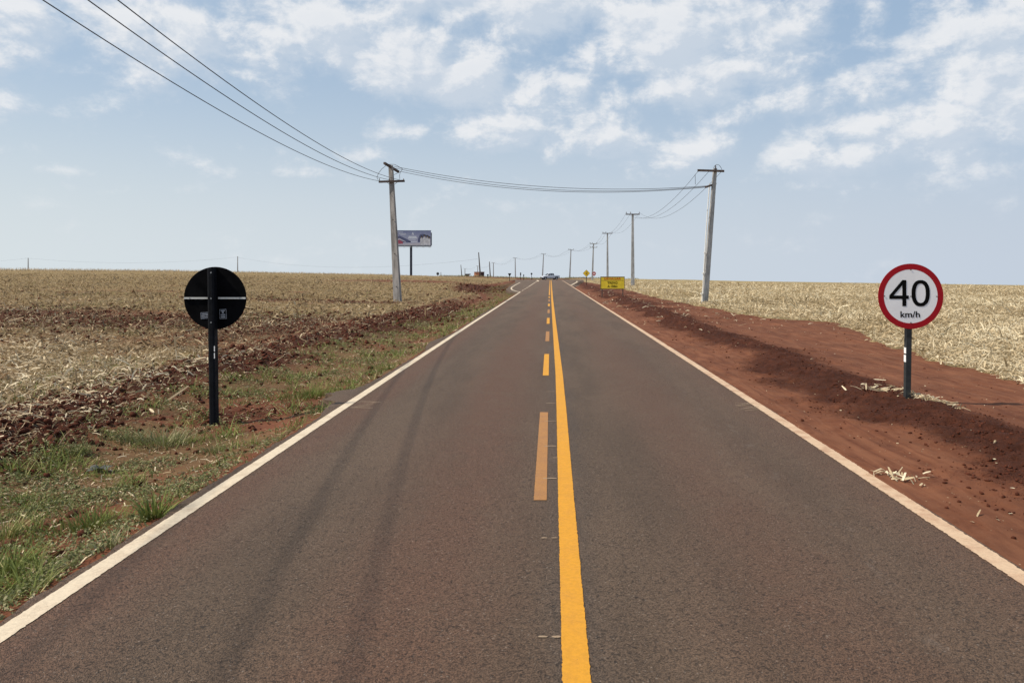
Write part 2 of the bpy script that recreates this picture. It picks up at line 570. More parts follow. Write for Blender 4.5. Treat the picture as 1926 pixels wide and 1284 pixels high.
# ---------------------------------------------------------------- noise on arrays
def _hash(ix, iy, seed):
    h_ = (ix.astype(np.int64) * 374761393 + iy.astype(np.int64) * 668265263 + seed * 1442695041) & 0xFFFFFFFF
    h_ = ((h_ ^ (h_ >> 13)) * 1274126177) & 0xFFFFFFFF
    h_ = h_ ^ (h_ >> 16)
    return (h_ & 0xFFFFFF) / float(0xFFFFFF)


def vnoise(x, y, seed=0):
    ix, iy = np.floor(x), np.floor(y)
    fx, fy = x - ix, y - iy
    fx = fx * fx * (3 - 2 * fx); fy = fy * fy * (3 - 2 * fy)
    a = _hash(ix, iy, seed); b = _hash(ix + 1, iy, seed); c = _hash(ix, iy + 1, seed); d = _hash(ix + 1, iy + 1, seed)
    return (a * (1 - fx) + b * fx) * (1 - fy) + (c * (1 - fx) + d * fx) * fy


def fbm(x, y, seed=0, octv=4, gain=.5):
    s, a, t = 0, 1.0, 0
    for o in range(octv):
        s = s + a * vnoise(x * 2 ** o + 17.3 * o, y * 2 ** o - 9.1 * o, seed + o)
        t += a; a *= gain
    return s / t


def sst(v, a, b):
    t = np.clip((v - a) / (b - a), 0, 1)
    return t * t * (3 - 2 * t)


def gauss(v, c, w):
    return np.exp(-((v - c) / w) ** 2)


# ---------------------------------------------------------------- terrain
_RY = np.array([-200, 0, 10, 24.6, 46.5, 70, 100, 170, 200, 214, 240, 300, 700])
_RZ = np.array([0, 0, -.02, -.10, -.24, -.38, -.57, -1.02, -1.24, -1.36, -1.50, -3.0, -14])
_ty = np.arange(-200, 700, 1.0)
_tz = np.interp(_ty, _RY, _RZ)
_k = np.exp(-(np.arange(-9, 10) / 4.0) ** 2); _k /= _k.sum()
_tz = np.convolve(np.pad(_tz, 9, mode='edge'), _k, mode='valid')
_HX = [-1400, -600, 0, 300, 700, 900, 960, 1035, 1080, 1200, 1400, 1926, 2600, 3500]
_HY = [492, 499, 507, 509, 516, 521, 523, 526, 524, 524.5, 529, 537, 545, 552]


def zroad(y):
    return np.interp(y, _ty, _tz)


def hwl(y):
    return np.interp(y, [-60, 66, 76, 84, 105, 150, 188, 196], [3.0, 3.0, 4.4, 5.6, 6.2, 7.4, 9.0, 34])


def hwr(y):
    return np.interp(y, [-60, 98, 110, 150, 188, 196], [3.0, 3.0, 4.0, 6.4, 8.0, 34])


def zfar(x, y):
    y = np.asarray(y, float); x = np.asarray(x, float)
    yy = np.sqrt(y * y + 12 ** 2)
    px = VX + F * x / yy
    H = np.interp(px, _HX, _HY)
    t = np.clip(y, 0, None) / 200
    d = (1.9 - (H - VY) * 200 / F) - (1.9 - (526 - VY) * 200 / F)
    z = zroad(y) + d * np.where(t < 1, t ** 1.6, 1)
    hw_ = np.where(x < 0, hwl(y), hwr(y))
    cor = sst(np.abs(x) - hw_, 0, 9) * np.where(y > 60, 1, 0) + np.where(y <= 60, sst(np.abs(x) - 3, 0, 4), 0)
    cor = cor * (y < 206) + 1.0 * (y >= 206)
    z = zroad(y) + (z - zroad(y)) * cor
    over = np.clip(y - 203, 0, None) * np.where(x < 0, sst(-x, 24, 38), sst(x, 10, 20))
    z = z - over * .022 * np.minimum(over / 20, 1)
    return z


_LX = np.array([-60, -24, -12, -9, -7.7, -6.8, -6.0, -5.2, -4.6, -3.8, -3.35, -3.1, -2.9, 0, 2.9, 3.0, 3.6, 4.1, 4.45, 4.85, 5.2, 5.6, 6.6, 7.8, 8.6, 12, 20, 60])
_LZ = np.array([0, .02, -.10, -.13, -.13, -.03, -.14, -.24, -.25, -.20, -.12, -.06, -.05, -.05, -.03, .006, .008, .03, .09, .13, .10, .03, .0, .01, .05, .05, .03, 0])


def edge_r(y):      # where the smooth dirt verge on the right gives way to straw
    return np.interp(y, [-60, 0, 12, 17.6, 22, 27, 29.5, 39, 52, 70, 120, 160, 230], [7.2, 7.4, 7.8, 8.3, 9.2, 10.4, 8.6, 8.1, 7.7, 7.9, 7.6, 6.4, 5]) + .35 * (fbm(y * .6, y * 0 + 3, 5) - .5) * 2


def masks(x, y):
    """straw, clod, grass, dust for points of the ground"""
    n1 = fbm(x * .8, y * .8, 21, 4) - .5
    n2 = fbm(x * .25, y * .25, 31, 3) - .5
    n3 = fbm(x * 3, y * 3, 41, 3) - .5
    # left side
    wl = np.interp(y, [-60, 4, 9, 16, 25, 35, 45, 60, 80], [-7.4, -7.2, -6.9, -7.1, -6.9, -5.9, -5.7, -5.8, -8.5])       # windrow centre
    ww = np.interp(y, [0, 10, 20, 30, 40, 60, 80], [1.3, 1.15, 1.25, 1.9, 1.2, .7, 2.8])
    wind = gauss(x + n1 * 2.4, wl, ww * 1.15) * np.interp(y, [0, 40, 50, 62, 75, 95, 105, 130], [1, 1, .35, .15, .8, 1, .6, .2])
    bandy = 28.5 + 1.6 * np.sin(x * .17) + n2 * 4
    band = gauss(y, bandy, 6.0 + n1 * 5) * sst(-x, 6.5, 9.5) * (1.05 + n1 * .9)
    b2 = gauss(y, 62 + n2 * 8 + .04 * x, 2.6) * sst(-x, 24, 36) * 1.0
    b3 = gauss(y, 118 + n2 * 6, 10) * gauss(x, -23, 10) * 1.0
    b4 = gauss(y, 47 + n2 * 6, 1.2) * sst(-x, 5, 9) * sst(-x, 26, 18) * .8
    left = x < 0
    clodL = np.clip(np.maximum.reduce([wind, band, b4, .75 * gauss(x, -4.6, .9) * gauss(y, 10.9, .8)]), 0, 1)
    bare = np.clip(np.maximum(b2, b3), 0, 1)
    grassL = sst(x, wl + .35, wl + 1.3) * sst(-x, 3.0, 3.25)
    grassL = grassL * (1 - .9 * gauss(x, -4.5, .9) * gauss(y, 11.0, 1.0)) * (.72 + 1.6 * n1)
    # green flush further out in the straw
    flush = np.clip(sst(n2, -.02, .14), 0, 1) * sst(-x, 6, 9) * .32
    strawL = sst(-x, -wl - .3, -wl + 1.6) * (1 - .62 * np.clip(clodL * 1.25, 0, 1)) * (1 - .92 * bare)
    wamp = np.interp(y, [0, 40, 50, 62, 75, 95], [1, 1, .35, .1, .5, 1])
    strawL = np.maximum(strawL, (1 - wamp) * sst(-x, -wl - .8, -wl + .2) * .9)
    strawL = strawL * (.80 + 1.0 * n1 + .5 * n2)
    strawL = np.maximum(strawL, .16 * sst(-x, -wl - 1.6, -wl))
    # right side
    er = edge_r(y)
    strawR = sst(x + n3 * .5, er - .12, er + .2)
    litter = .0
    ridge = gauss(x + n1 * .8, np.interp(y, [0, 10, 20, 40, 60], [4.8, 4.75, 4.8, 4.9, 5.0]) + 1.0 * (fbm(y * .45, y * 0, 83, 3) - .5), .55 + .6 * fbm(y * .9, y * 0 + 2, 84, 3))
    ridge = ridge * (.55 + .8 * fbm(x * 2.2, y * 1.6, 85, 4))
    ridge2 = gauss(x + n1 * .8, er - .7, .5) * .0
    rough = np.interp(y, [0, 24, 34, 60, 200], [0, 0, .55, .65, .6]) * sst(x, 3.4, 4.4) * (1 - strawR)
    clodR = np.clip(ridge * 1.1 + rough * sst(n1, -.12, .12), 0, 1) * (1 - strawR)
    dustR = (1 - strawR) * (1 - clodR)
    farv = sst(y, 150, 190)
    grassR = farv * sst(x, 3, 3.6) * (1 - sst(x, 6, 10)) * .6
    # far verge round the junction
    vg = sst(y, 208, 215) * (x > -38) * (x < 12)
    straw = np.where(left, strawL, strawR)
    clod = np.where(left, clodL, clodR)
    grass = np.where(left, np.clip(grassL, 0, 1) + flush, grassR)
    grass = np.maximum(grass, vg * (.5 + n2))
    straw = straw * (1 - vg)
    dust = np.where(left, .25, dustR)
    inroad = (np.abs(x) < 2.85)
    straw = np.where(inroad, 0, straw); clod = np.where(inroad, 0, clod); grass = np.where(inroad & (vg < .5), 0, grass)
    return np.clip(straw, 0, 1), np.clip(clod, 0, 1), np.clip(grass, 0, 1), np.clip(dust, 0, 1)


def zground(x, y, detail=True, mk=None):
    x = np.asarray(x, float); y = np.asarray(y, float)
    lat = np.interp(x, _LX, _LZ)
    fade = np.interp(y, [60, 130], [1, .25])
    z = zfar(x, y) + lat * np.where(np.abs(x) > 3.05, fade, 1)
    hw_ = np.where(x < 0, hwl(y), hwr(y))
    inc = (y > 66) & (y < 213)
    z = np.where(inc, z - .16 * sst(hw_ + .5 - np.abs(x), 0, .5), z)
    z = z + .45 * gauss(y, 88, 9) * gauss(x, -10.5, 2.6) - .25 * gauss(y, 84, 8) * gauss(x, -7.0, .8)
    if detail:
        st, cl, gr, du = mk if mk is not None else masks(x, y)
        off = np.abs(x) > 2.95
        z = z + np.where(off, 1, 0) * (
            cl * (.17 * (fbm(x * 3.2, y * 3.2, 3, 4, .62) - .42) + .09 * (fbm(x * 9, y * 9, 8, 3, .65) - .5))
            + .03 * (fbm(x * 1.7, y * 1.7, 14, 3) - .5) * sst(np.abs(x), 3.1, 3.8)
            + st * .05 * (fbm(x * 4, y * 4, 19, 3) - .4)
            + (x > 0) * (1 - st) * .016 * (fbm(x * 7, y * .9, 24, 3) - .5) * 2)
        # small heap of soil thrown up below the yellow board
        z = z + .16 * gauss(y, 50.3, .6) * gauss(x, 4.4, .5)
    return z


def seg(vals):
    out = [vals[0][0]]
    for (a, b, s0, s1) in vals:
        p = a
        while p < b - 1e-6:
            t = (p - a) / (b - a)
            p = p + s0 + (s1 - s0) * t
            out.append(min(p, b))
    return np.unique(np.round(np.array(out), 4))


ys = np.concatenate([seg([(-60, -6, 6, 2), (-6, 2.6, .6, .2), (2.6, 12, .04, .05), (12, 30, .05, .12), (30, 80, .12, .5), (80, 240, .5, 2.5), (240, 700, 3, 30)])])
xr = seg([(2.85, 9, .042, .05), (9, 16, .05, .18), (16, 60, .2, 1.5), (60, 420, 2, 18)])
xl = -seg([(2.85, 10, .042, .05), (10, 20, .05, .14), (20, 60, .15, 1.2), (60, 420, 1.5, 18)])[::-1]
xs = np.concatenate([xl, [-2.2, -1, 0, 1, 2.2], xr])
X, Y = np.meshgrid(xs, ys)
mk = masks(X, Y)
Z = zground(X, Y, True, mk)
# the sheet passes well below the asphalt
nx, ny = len(xs), len(ys)
V = np.stack([X, Y, Z], -1).reshape(-1, 3)
ii = (np.arange(ny - 1)[:, None] * nx + np.arange(nx - 1)[None, :]).ravel()
Fq = np.stack([ii, ii + 1, ii + nx + 1, ii + nx], -1)
ground = mesh_obj('ground', V, Fq, M_ground, smooth=True,
                  attrs={'straw': mk[0], 'clod': mk[1], 'grass': mk[2], 'dust': mk[3]})
tag(ground, 'red soil ground with straw covered fields on both sides of the road', kind='structure')


def hit(px, py, dmax=260):
    """world point where a pixel's ray meets the ground"""
    u, v = (px - VX) / F, -(py - VY) / F
    d = np.arange(3.0, dmax, .05)
    z = zground(u * d, d, False)
    ray = CH + v * d
    k = np.argmax(ray <= z)
    if not (ray <= z).any(): k = len(d) - 1
    return Vector((u * d[k], d[k], float(z[k])))


def at(px, py, d):
    return Vector(((px - VX) / F * d, d, CH - (py - VY) / F * d))


def gz(x, y):
    return float(zground(x, y, True))


# ---------------------------------------------------------------- road
def ribbon(name, yv, xl_, xr_, lift, mat, parent, jit=0.0, nx_=2, seed=1):
    """flat strip following the road from y to y; xl_, xr_ functions of y"""
    yv = np.asarray(yv, float)
    L = xl_(yv); Rr = xr_(yv)
    if jit:
        L = L + (fbm(yv * 45, yv * 0 + seed, seed, 3, .9) - .5) * jit
        Rr = Rr + (fbm(yv * 45, yv * 0 + seed + 5, seed + 9, 3, .9) - .5) * jit
    cols = [L + (Rr - L) * k / (nx_ - 1) for k in range(nx_)]
    z = zroad(yv) + lift
    V_ = np.stack([np.stack([c, yv, z], -1) for c in cols], 1).reshape(-1, 3)
    n = len(yv)
    i0 = (np.arange(n - 1)[:, None] * nx_ + np.arange(nx_ - 1)[None, :]).ravel()
    return mesh_obj(name, V_, np.stack([i0, i0 + 1, i0 + nx_ + 1, i0 + nx_], -1), mat, parent, smooth=True)


yroad = seg([(-60, 2, 2, .3), (2, 14, .03, .05), (14, 50, .06, .4), (50, 214, .5, 1.0)])
const = lambda c: (lambda y: y * 0 + c)
EL, ER = -2.86, 2.92
left_edge = lambda y: EL - .11 - .10 * (fbm(y * 1.3, y * 0, 61, 4) - .3) - .05 * (fbm(y * 7, y * 0, 64, 3) - .5) - .55 * gauss(y, 11.5, 1.1) * fbm(y * 4, y * 0, 67, 4) - .22 * gauss(y, 20, 1.4) - .1 * gauss(y, 34, 4)
right_edge = lambda y: ER + .085 + .03 * (fbm(y * 1.5, y * 0, 71, 4) - .5)
road = ribbon('road', yroad, left_edge, right_edge, 0.0, M_road, None, nx_=9)
tag(road, 'straight two lane asphalt road with reddish dust', kind='structure')
# thin dipped rim so that the asphalt has an edge
for nm, fn, s in (('road_rim', left_edge, -1), ('road_rim', right_edge, 1)):
    yy = yroad; e = fn(yy); z = zroad(yy)
    Vr = np.stack([np.stack([e, yy, z], -1), np.stack([e + s * .03, yy, z - .09], -1)], 1).reshape(-1, 3)
    i0 = np.arange(len(yy) - 1) * 2
    q = np.stack([i0, i0 + 1, i0 + 3, i0 + 2], -1) if s > 0 else np.stack([i0, i0 + 2, i0 + 3, i0 + 1], -1)
    mesh_obj(nm, Vr, q, M_road, road, smooth=True)

yfine = seg([(-30, 2, .5, .1), (2, 14, .012, .02), (14, 40, .03, .15), (40, 71, .2, 1.0)])
LW = .126
ribbon('edge_line', yfine, const(EL - LW / 2), const(EL + LW / 2), .004, M_white, road, .013, 2, 3)
o = ribbon('edge_line', seg([(-30, 2, .5, .1), (2, 14, .012, .02), (14, 40, .03, .15), (40, 182, .2, 1.0)]), const(ER - .075), const(ER + .06), .004, M_white_dusty, road, .022, 2, 8)
o['label'] = 'dust stained white line along the right edge'
for a, b_ in ((76, 79), (83, 86), (90, 94), (98, 172)):
    ribbon('edge_line', seg([(a, b_, .5, .5)]), const(EL - LW / 2), const(EL + LW / 2), .004, M_white, road)
YW = .132
ymid = lambda y: np.interp(y, [-30, 3.4, 6.1, 10, 13.7, 17, 28, 51, 90, 150, 200], [.12, .122, .131, .151, .162, .157, .145, .13, .15, .20, .22])
ribbon('centre_line', seg([(-30, 2, .5, .1), (2, 14, .010, .02), (14, 40, .03, .15), (40, 185, .2, 1.0)]), lambda y: ymid(y) - YW / 2, lambda y: ymid(y) + YW / 2, .004, M_yellow, road, .011, 2, 5)
starts = [(6.13, 9.93, 1), (13.43, 16.94, 0), (20.1, 23.4, 1), (26.9, 30.4, 0), (34.0, 37.3, 1), (41, 44.3, 0), (47.8, 51.2, 1), (54.5, 57.5, 0), (61, 185, 0)]
for a, b_, fd in starts:
    dxw = float(np.interp(a, [6, 50, 185], [-.083, -.075, -.02]))
    ribbon('lane_dash' if b_ < 60 else 'centre_line', seg([(a, b_, .03 if a < 20 else .2, .03 if a < 20 else .4)]), const(dxw - .054), const(dxw + .054), .004, M_yellow_faded if fd else M_yellow, road, .006 if a < 20 else 0, 2, int(a))


def flat_mark(name, pts, mat, lift=.005):
    vs = [(x, y, float(zroad(y)) + lift) for x, y in pts]
    return mesh_obj(name, vs, [tuple(range(len(vs)))], mat, road)


M_tick = paint_material('tick_paint', (.32, .23, .15), .03, dirtamt=.4)
for px, py, w in ((1036, 733, 18), (1036, 755, 18), (1035, 789, 22), (1035, 836, 22), (1034, 897, 26), (1044, 858, 8), (1033, 1009, 36), (1034, 1195, 50)):
    d = 1.9 * F / (py - VY); x0 = (px - VX) / F * d; hw = w / F * d / 2; t = .010
    k = rng.normal(0, .004, 8)
    if w > 30:
        for q in (-.27, .27):
            m_ = 9
            flat_mark('paint_tick', [(x0 + hw * 2 * q + hw * .42 * math.cos(6.2832 * i / m_) * random.uniform(.7, 1.1), d + .012 * math.sin(6.2832 * i / m_) * random.uniform(.6, 1.2)) for i in range(m_)], M_tick)
        continue
    flat_mark('paint_tick', [(x0 - hw, d - t + k[0]), (x0 - hw * .3, d - t * 1.3 + k[1]), (x0 + hw * .4, d - t + k[2]), (x0 + hw, d - t + k[3]),
                             (x0 + hw, d + t + k[4]), (x0 + hw * .3, d + t * 1.5 + k[5]), (x0 - hw * .4, d + t + k[6]), (x0 - hw, d + t * .7 + k[7])], M_tick)
# scribbled paint strokes by both edge lines
for (cx, cy, hw) in ((688, 758, 24), (1405, 761, 24)):
    d = 1.9 * F / (cy - VY)
    for k in range(7):
        dd = d + (k - 3) * .085 + random.uniform(-.03, .03)
        a = (cx - VX - hw * random.uniform(.5, 1)) / F * d; b_ = (cx - VX + hw * random.uniform(.5, 1)) / F * d
        sl = random.uniform(-.12, .22)
        flat_mark('paint_scribble', [(a, dd - sl), (b_, dd + sl), (b_, dd + sl + .02), (a, dd - sl + .013)], M_tick)

# junction asphalt on the left (slip lane) and on the right, with their white lines
def pad(name, pix, mat, lift):
    pts = []
    for px, py in pix:
        d = None
        u, v = (px - VX) / F, -(py - VY) / F
        dd = np.arange(20, 212, .1)
        k = np.argmax(CH + v * dd <= zroad(dd) + lift)
        if not (CH + v * dd <= zroad(dd) + lift).any(): k = len(dd) - 1
        pts.append((u * dd[k], dd[k]))
    return pts


def draped(name, pts, mat, lift, parent=None, skirt=True):
    # grid over the polygon, kept above the ground
    bm = bmesh.new()
    vs = [bm.verts.new((x, y, 0)) for x, y in pts]
    bm.faces.new(vs)
    bmesh.ops.triangulate(bm, faces=bm.faces[:])
    for _ in range(4):
        le = [e for e in bm.edges if e.calc_length() > 3.0]
        if not le: break
        bmesh.ops.subdivide_edges(bm, edges=le, cuts=1)
        bmesh.ops.triangulate(bm, faces=bm.faces[:])
    for v in bm.verts:
        v.co.z = float(zroad(v.co.y)) + lift
    if skirt:
        r = bmesh.ops.extrude_face_region(bm, geom=bm.faces[:])
        for e in r['geom']:
            if isinstance(e, bmesh.types.BMVert): e.co.z -= .5
    bmesh.ops.recalc_face_normals(bm, faces=bm.faces[:])
    me = bpy.data.meshes.new(name); bm.to_mesh(me); bm.free()
    me.materials.append(mat)
    o = bpy.data.objects.new(name, me); COL.objects.link(o)
    if parent: o.parent = parent
    return o


def line_on(name, pts, w, mat, parent, lift):
    vs, fs = [], []
    P2 = [Vector(p) for p in pts]
    for i, p in enumerate(P2):
        d = (P2[min(i + 1, len(P2) - 1)] - P2[max(i - 1, 0)]).normalized()
        n = Vector((-d.y, d.x))
        for s in (-1, 1):
            q = p + n * s * w / 2
            vs.append((q.x, q.y, float(zroad(q.y)) + lift))
    for i in range(len(P2) - 1):
        fs.append((2 * i, 2 * i + 1, 2 * i + 3, 2 * i + 2))
    return mesh_obj(name, vs, fs, mat, parent)


def densify(pts, n=6):
    out = []
    for a, b_ in zip(pts[:-1], pts[1:]):
        for k in range(n): out.append((a[0] + (b_[0] - a[0]) * k / n, a[1] + (b_[1] - a[1]) * k / n))
    out.append(pts[-1]); return out


# slip lanes either side of the road, from their outlines on the road plane
def rp_(pix):
    return pad('', pix, None, 0.0)


slipL = draped('slip_road', [(-2.7, 62)] + rp_([(977, 551.5), (960, 549), (951, 545), (958, 538), (969, 531.5)]) + [(-9, 190), (-33, 197), (-33, 213), (-2.7, 213)], M_road, -.006)
tag(slipL, 'asphalt slip lane widening on the left before the junction', kind='structure')
slipR = draped('slip_road', [(2.75, 96), (3.05, 96)] + rp_([(1079, 536.2), (1089, 530.5)]) + [(8, 190), (33, 197), (33, 213), (2.75, 213)], M_road, -.006)
tag(slipR, 'asphalt slip lane widening on the right before the junction', kind='structure')
line_on('edge_line', densify(rp_([(979.3, 549.3), (970, 547.4), (963.6, 545.2), (961.6, 543), (962.2, 540.3), (970, 535.5), (978.5, 531)])), .17, M_white, slipL, .004)
line_on('edge_line', densify(rp_([(1011.5, 529.2), (1012.2, 528)]) + [(-3.4, 186), (-5.2, 190), (-8.5, 192)]), .45, M_white, slipL, .012)
line_on('edge_line', densify(rp_([(1074.1, 536.2), (1080, 533.3), (1085.2, 530.3), (1085, 528.6)])), .26, M_white, slipR, .004)

# ---------------------------------------------------------------- litter, grass, clods as stuff
def strips(n, P3, L, W, yaw, pitch, roll, bend, rnd, name, mat, label, base_up=False, segs=2):
    """n bent strips; P3 centre (or foot) points"""
    t = np.linspace(0, 1, segs + 1)
    d = np.stack([np.cos(yaw) * np.cos(pitch), np.sin(yaw) * np.cos(pitch), np.sin(pitch)], -1)
    side = np.stack([-np.sin(yaw), np.cos(yaw), np.zeros(n)], -1)
    up = np.cross(d, side)
    s2 = side * np.cos(roll)[:, None] + up * np.sin(roll)[:, None]
    allv = []
    for k, tk in enumerate(t):
        c = (tk if base_up else tk - .5)
        pos = P3 + d * (L * c)[:, None]
        if base_up:
            pos = pos + np.stack([np.cos(yaw), np.sin(yaw), -0.35 * np.ones(n)], -1) * (bend * L * tk * tk)[:, None]
            w = W * (1.0 - .88 * tk ** 1.4)
        else:
            pos = pos + np.array([0, 0, 1.0]) * (bend * L * (1 - (2 * tk - 1) ** 2))[:, None]
            w = W * (1 - .35 * abs(2 * tk - 1))
        allv.append(pos - s2 * (w / 2)[:, None]); allv.append(pos + s2 * (w / 2)[:, None])
    V_ = np.stack(allv, 1).reshape(-1, 3)
    nv = 2 * (segs + 1)
    base = np.arange(n) * nv
    fs = []
    for k in range(segs):
        fs.append(np.stack([base + 2 * k, base + 2 * k + 1, base + 2 * k + 3, base + 2 * k + 2], -1))
    Fq_ = np.stack(fs, 1).reshape(-1, 4)
    o = mesh_obj(name, V_, Fq_, mat, attrs={'rnd': np.repeat(rnd, nv)})
    return tag(o, label, kind='stuff')


def sample(n, d0_, d1_, u0, u1, power=0.0):
    """points spread roughly evenly over what the camera sees"""
    u = rng.uniform(u0, u1, n)
    d = d0_ * (d1_ / d0_) ** rng.uniform(0, 1, n)
    return u * d, d


UL, URR = (-420 - VX) / F, (2380 - VX) / F
# straw over the left field
def straw_field(side, n, dmin, dmax, name, mat, label, lenk=1.0, standing=.12, dens=1.0):
    if side < 0: x, y = sample(n, dmin, dmax, UL, -.02)
    else: x, y = sample(n, dmin, dmax, .02, URR)
    st, cl, gr, du = masks(x, y)
    keep = rng.uniform(0, 1, n) < np.clip(st * dens, 0, 1) * (np.interp(y, [5, 30, 60], [.9, .62, .45]) if side < 0 else np.interp(y, [5, 30, 60], [1, .8, .6]))
    keep &= np.abs(x) > 3.15
    x, y, st, cl = x[keep], y[keep], st[keep], cl[keep]
    n = len(x)
    z = zground(x, y)
    sc = np.clip((y / 12) ** .60, 1, 3.6)
    L = (np.where(rng.uniform(0, 1, n) < .78, rng.gamma(2.6, .026, n), rng.gamma(4, .045, n)) + .02) * lenk * sc ** .7
    W = np.minimum(rng.gamma(3.0, .0062, n).clip(.006, .045), L * .45) * sc ** .9 * (1 if side < 0 else .78)
    stand = rng.uniform(0, 1, n) < standing * np.interp(y, [8, 40], [.4, 1.6])
    pitch = np.where(stand, rng.uniform(.6, 1.45, n), rng.normal(0, .30, n))
    L = np.where(stand, np.minimum(L * .8, .30 + .1 * sc), L)
    yaw = rng.uniform(0, 2 * np.pi, n)
    roll = rng.normal(0, .7, n)
    bend = rng.normal(.04, .10, n)
    lift = np.where(stand, L * .45, rng.uniform(.0, .05, n) * np.minimum(sc, 2) + np.abs(np.sin(pitch)) * L * .45)
    P3 = np.stack([x, y, z + lift], -1)
    rnd = rng.beta(1.5, 1.5, n) + .9 * (fbm(x * .3, y * .3, 77, 4) - .5)
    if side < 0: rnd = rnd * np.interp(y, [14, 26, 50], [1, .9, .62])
    rnd = np.clip(rnd, 0, 1)
    return strips(n, P3, L, W, yaw, pitch, roll, bend, rnd, name, mat, label)


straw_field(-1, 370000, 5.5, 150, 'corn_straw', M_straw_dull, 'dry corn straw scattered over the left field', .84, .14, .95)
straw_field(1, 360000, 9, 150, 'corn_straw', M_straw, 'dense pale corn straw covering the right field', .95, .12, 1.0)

# scattered pieces on the bare verge, right
n = 9000
x, y = sample(n, 5.5, 90, .02, URR)
st, cl, gr, du = masks(x, y)
pr = (1 - st) * (.10 + .9 * cl * sst(y, 14, 30) + .55 * sst(y, 20, 34)) * (x > 3.1) * (.3 + 1.5 * sst(fbm(x * 1.1, y * .8, 90, 3), .45, .7))
k = rng.uniform(0, 1, n) < pr
x, y = x[k], y[k]; n = len(x)
sc = np.clip(y / 16, 1, 2.6)
small = rng.uniform(0, 1, n) < np.interp(y, [6, 16, 30], [.93, .85, .6])
L = np.where(small, rng.uniform(.008, .04, n), rng.gamma(4, .03, n)) * sc
P3 = np.stack([x, y, zground(x, y) + .012 * sc], -1)
strips(n, P3, L, np.where(small, rng.uniform(.008, .02, n), rng.uniform(.008, .02, n)) * sc, rng.uniform(0, 6.28, n), rng.normal(0, .15, n), rng.normal(0, .5, n), rng.normal(.06, .06, n), rng.uniform(.35, 1, n),
       'straw_litter', M_straw, 'loose bits of straw scattered on the bare red verge on the right')


def straw_heap(c_px, c_py, spread, n, lmin, lmax, name, label, elong=(1, 1), ang=0.0):
    c = hit(c_px, c_py)
    u = rng.normal(0, 1, (n, 2)) * spread * np.array(elong)
    xx = c.x + u[:, 0] * math.cos(ang) - u[:, 1] * math.sin(ang)
    yy = c.y + u[:, 0] * math.sin(ang) + u[:, 1] * math.cos(ang)
    P3 = np.stack([xx, yy, zground(xx, yy) + rng.uniform(.01, .05, n)], -1)
    L_ = rng.uniform(lmin, lmax, n)
    return strips(n, P3, L_, rng.uniform(.008, .026, n), rng.normal(ang + .1, .9, n), rng.normal(.05, .3, n), rng.normal(0, .6, n), rng.normal(.04, .06, n), rng.uniform(.4, 1, n), name, M_straw, label)


straw_heap(1665, 738, .11, 60, .05, .20, 'straw_heap', 'small pile of straw on the soil left of the speed sign post', (2.0, .6), -.9)
straw_heap(1745, 757, .12, 90, .05, .26, 'straw_heap', 'line of straw on the soil ridge right of the speed sign post', (2.4, .5), -1.15)
straw_heap(1690, 905, .07, 22, .06, .20, 'straw_heap', 'bits of broken straw beside the right edge line', (1.8, .8), -.8)
straw_heap(1735, 905, .05, 5, .06, .14, 'straw_heap', 'two or three straws right of the pile beside the edge line', (1.5, .8), -.6)

# grass along the left side and scattered weeds
def blades(n, x, y, hmin, hmax, wk, name, mat, label, rb=(0, 1), segs=3, bendk=.35):
    sc = np.clip((y / 9) ** .6, 1, 3.4)
    H = rng.uniform(hmin, hmax, n) * sc ** .35
    P3 = np.stack([x, y, zground(x, y) - .01], -1)
    rnd = np.clip(rng.uniform(rb[0], rb[1], n) + .5 * (fbm(x * 1.2, y * 1.2, 55, 3) - .5), 0, 1)
    return strips(n, P3, H, rng.uniform(.004, .010, n) * sc * wk, rng.uniform(0, 6.28, n), rng.uniform(.65, 1.5, n), rng.normal(0, .4, n), rng.uniform(0, bendk * 1.6, n), rnd, name, mat, label, True, segs)


n = 520000
x, y = sample(n, 3.6, 110, UL, -.012)
st, cl, gr, du = masks(x, y)
cl2 = fbm(x * 2.2, y * 2.2, 101, 4)
tall = sst(cl2, .50, .68)
pr = .34 * np.clip(gr * 1.3, 0, 1) * sst(cl2 + .30 * (gr - .5), .42, .60) * np.where(-x > 7.5, .5, 1)
k = (rng.uniform(0, 1, n) < pr) & (x < left_edge(y) - .03 + np.abs(rng.normal(0, .05, n)))
x, y, tall = x[k], y[k], tall[k]
n = len(x)
hh = .030 + .13 * tall + .10 * gauss(x, -3.9, .7) * sst(fbm(x * .9, y * .5, 151, 3), .48, .62)
sc = np.clip((y / 9) ** .6, 1, 3.4)
strips(n, np.stack([x, y, zground(x, y) - .008], -1), rng.uniform(.5, 1.4, n) * hh * sc ** .35, rng.uniform(.005, .014, n) * sc, rng.uniform(0, 6.28, n), rng.uniform(.5, 1.45, n), rng.normal(0, .5, n), rng.uniform(0, .6, n),
       np.clip(rng.beta(1.4, 2.2, n) + .35 * (fbm(x * .9, y * .9, 66, 3) - .5), 0, 1), 'verge_grass', M_grass, 'patchy green grass and weeds growing along the left road edge', True, 2)

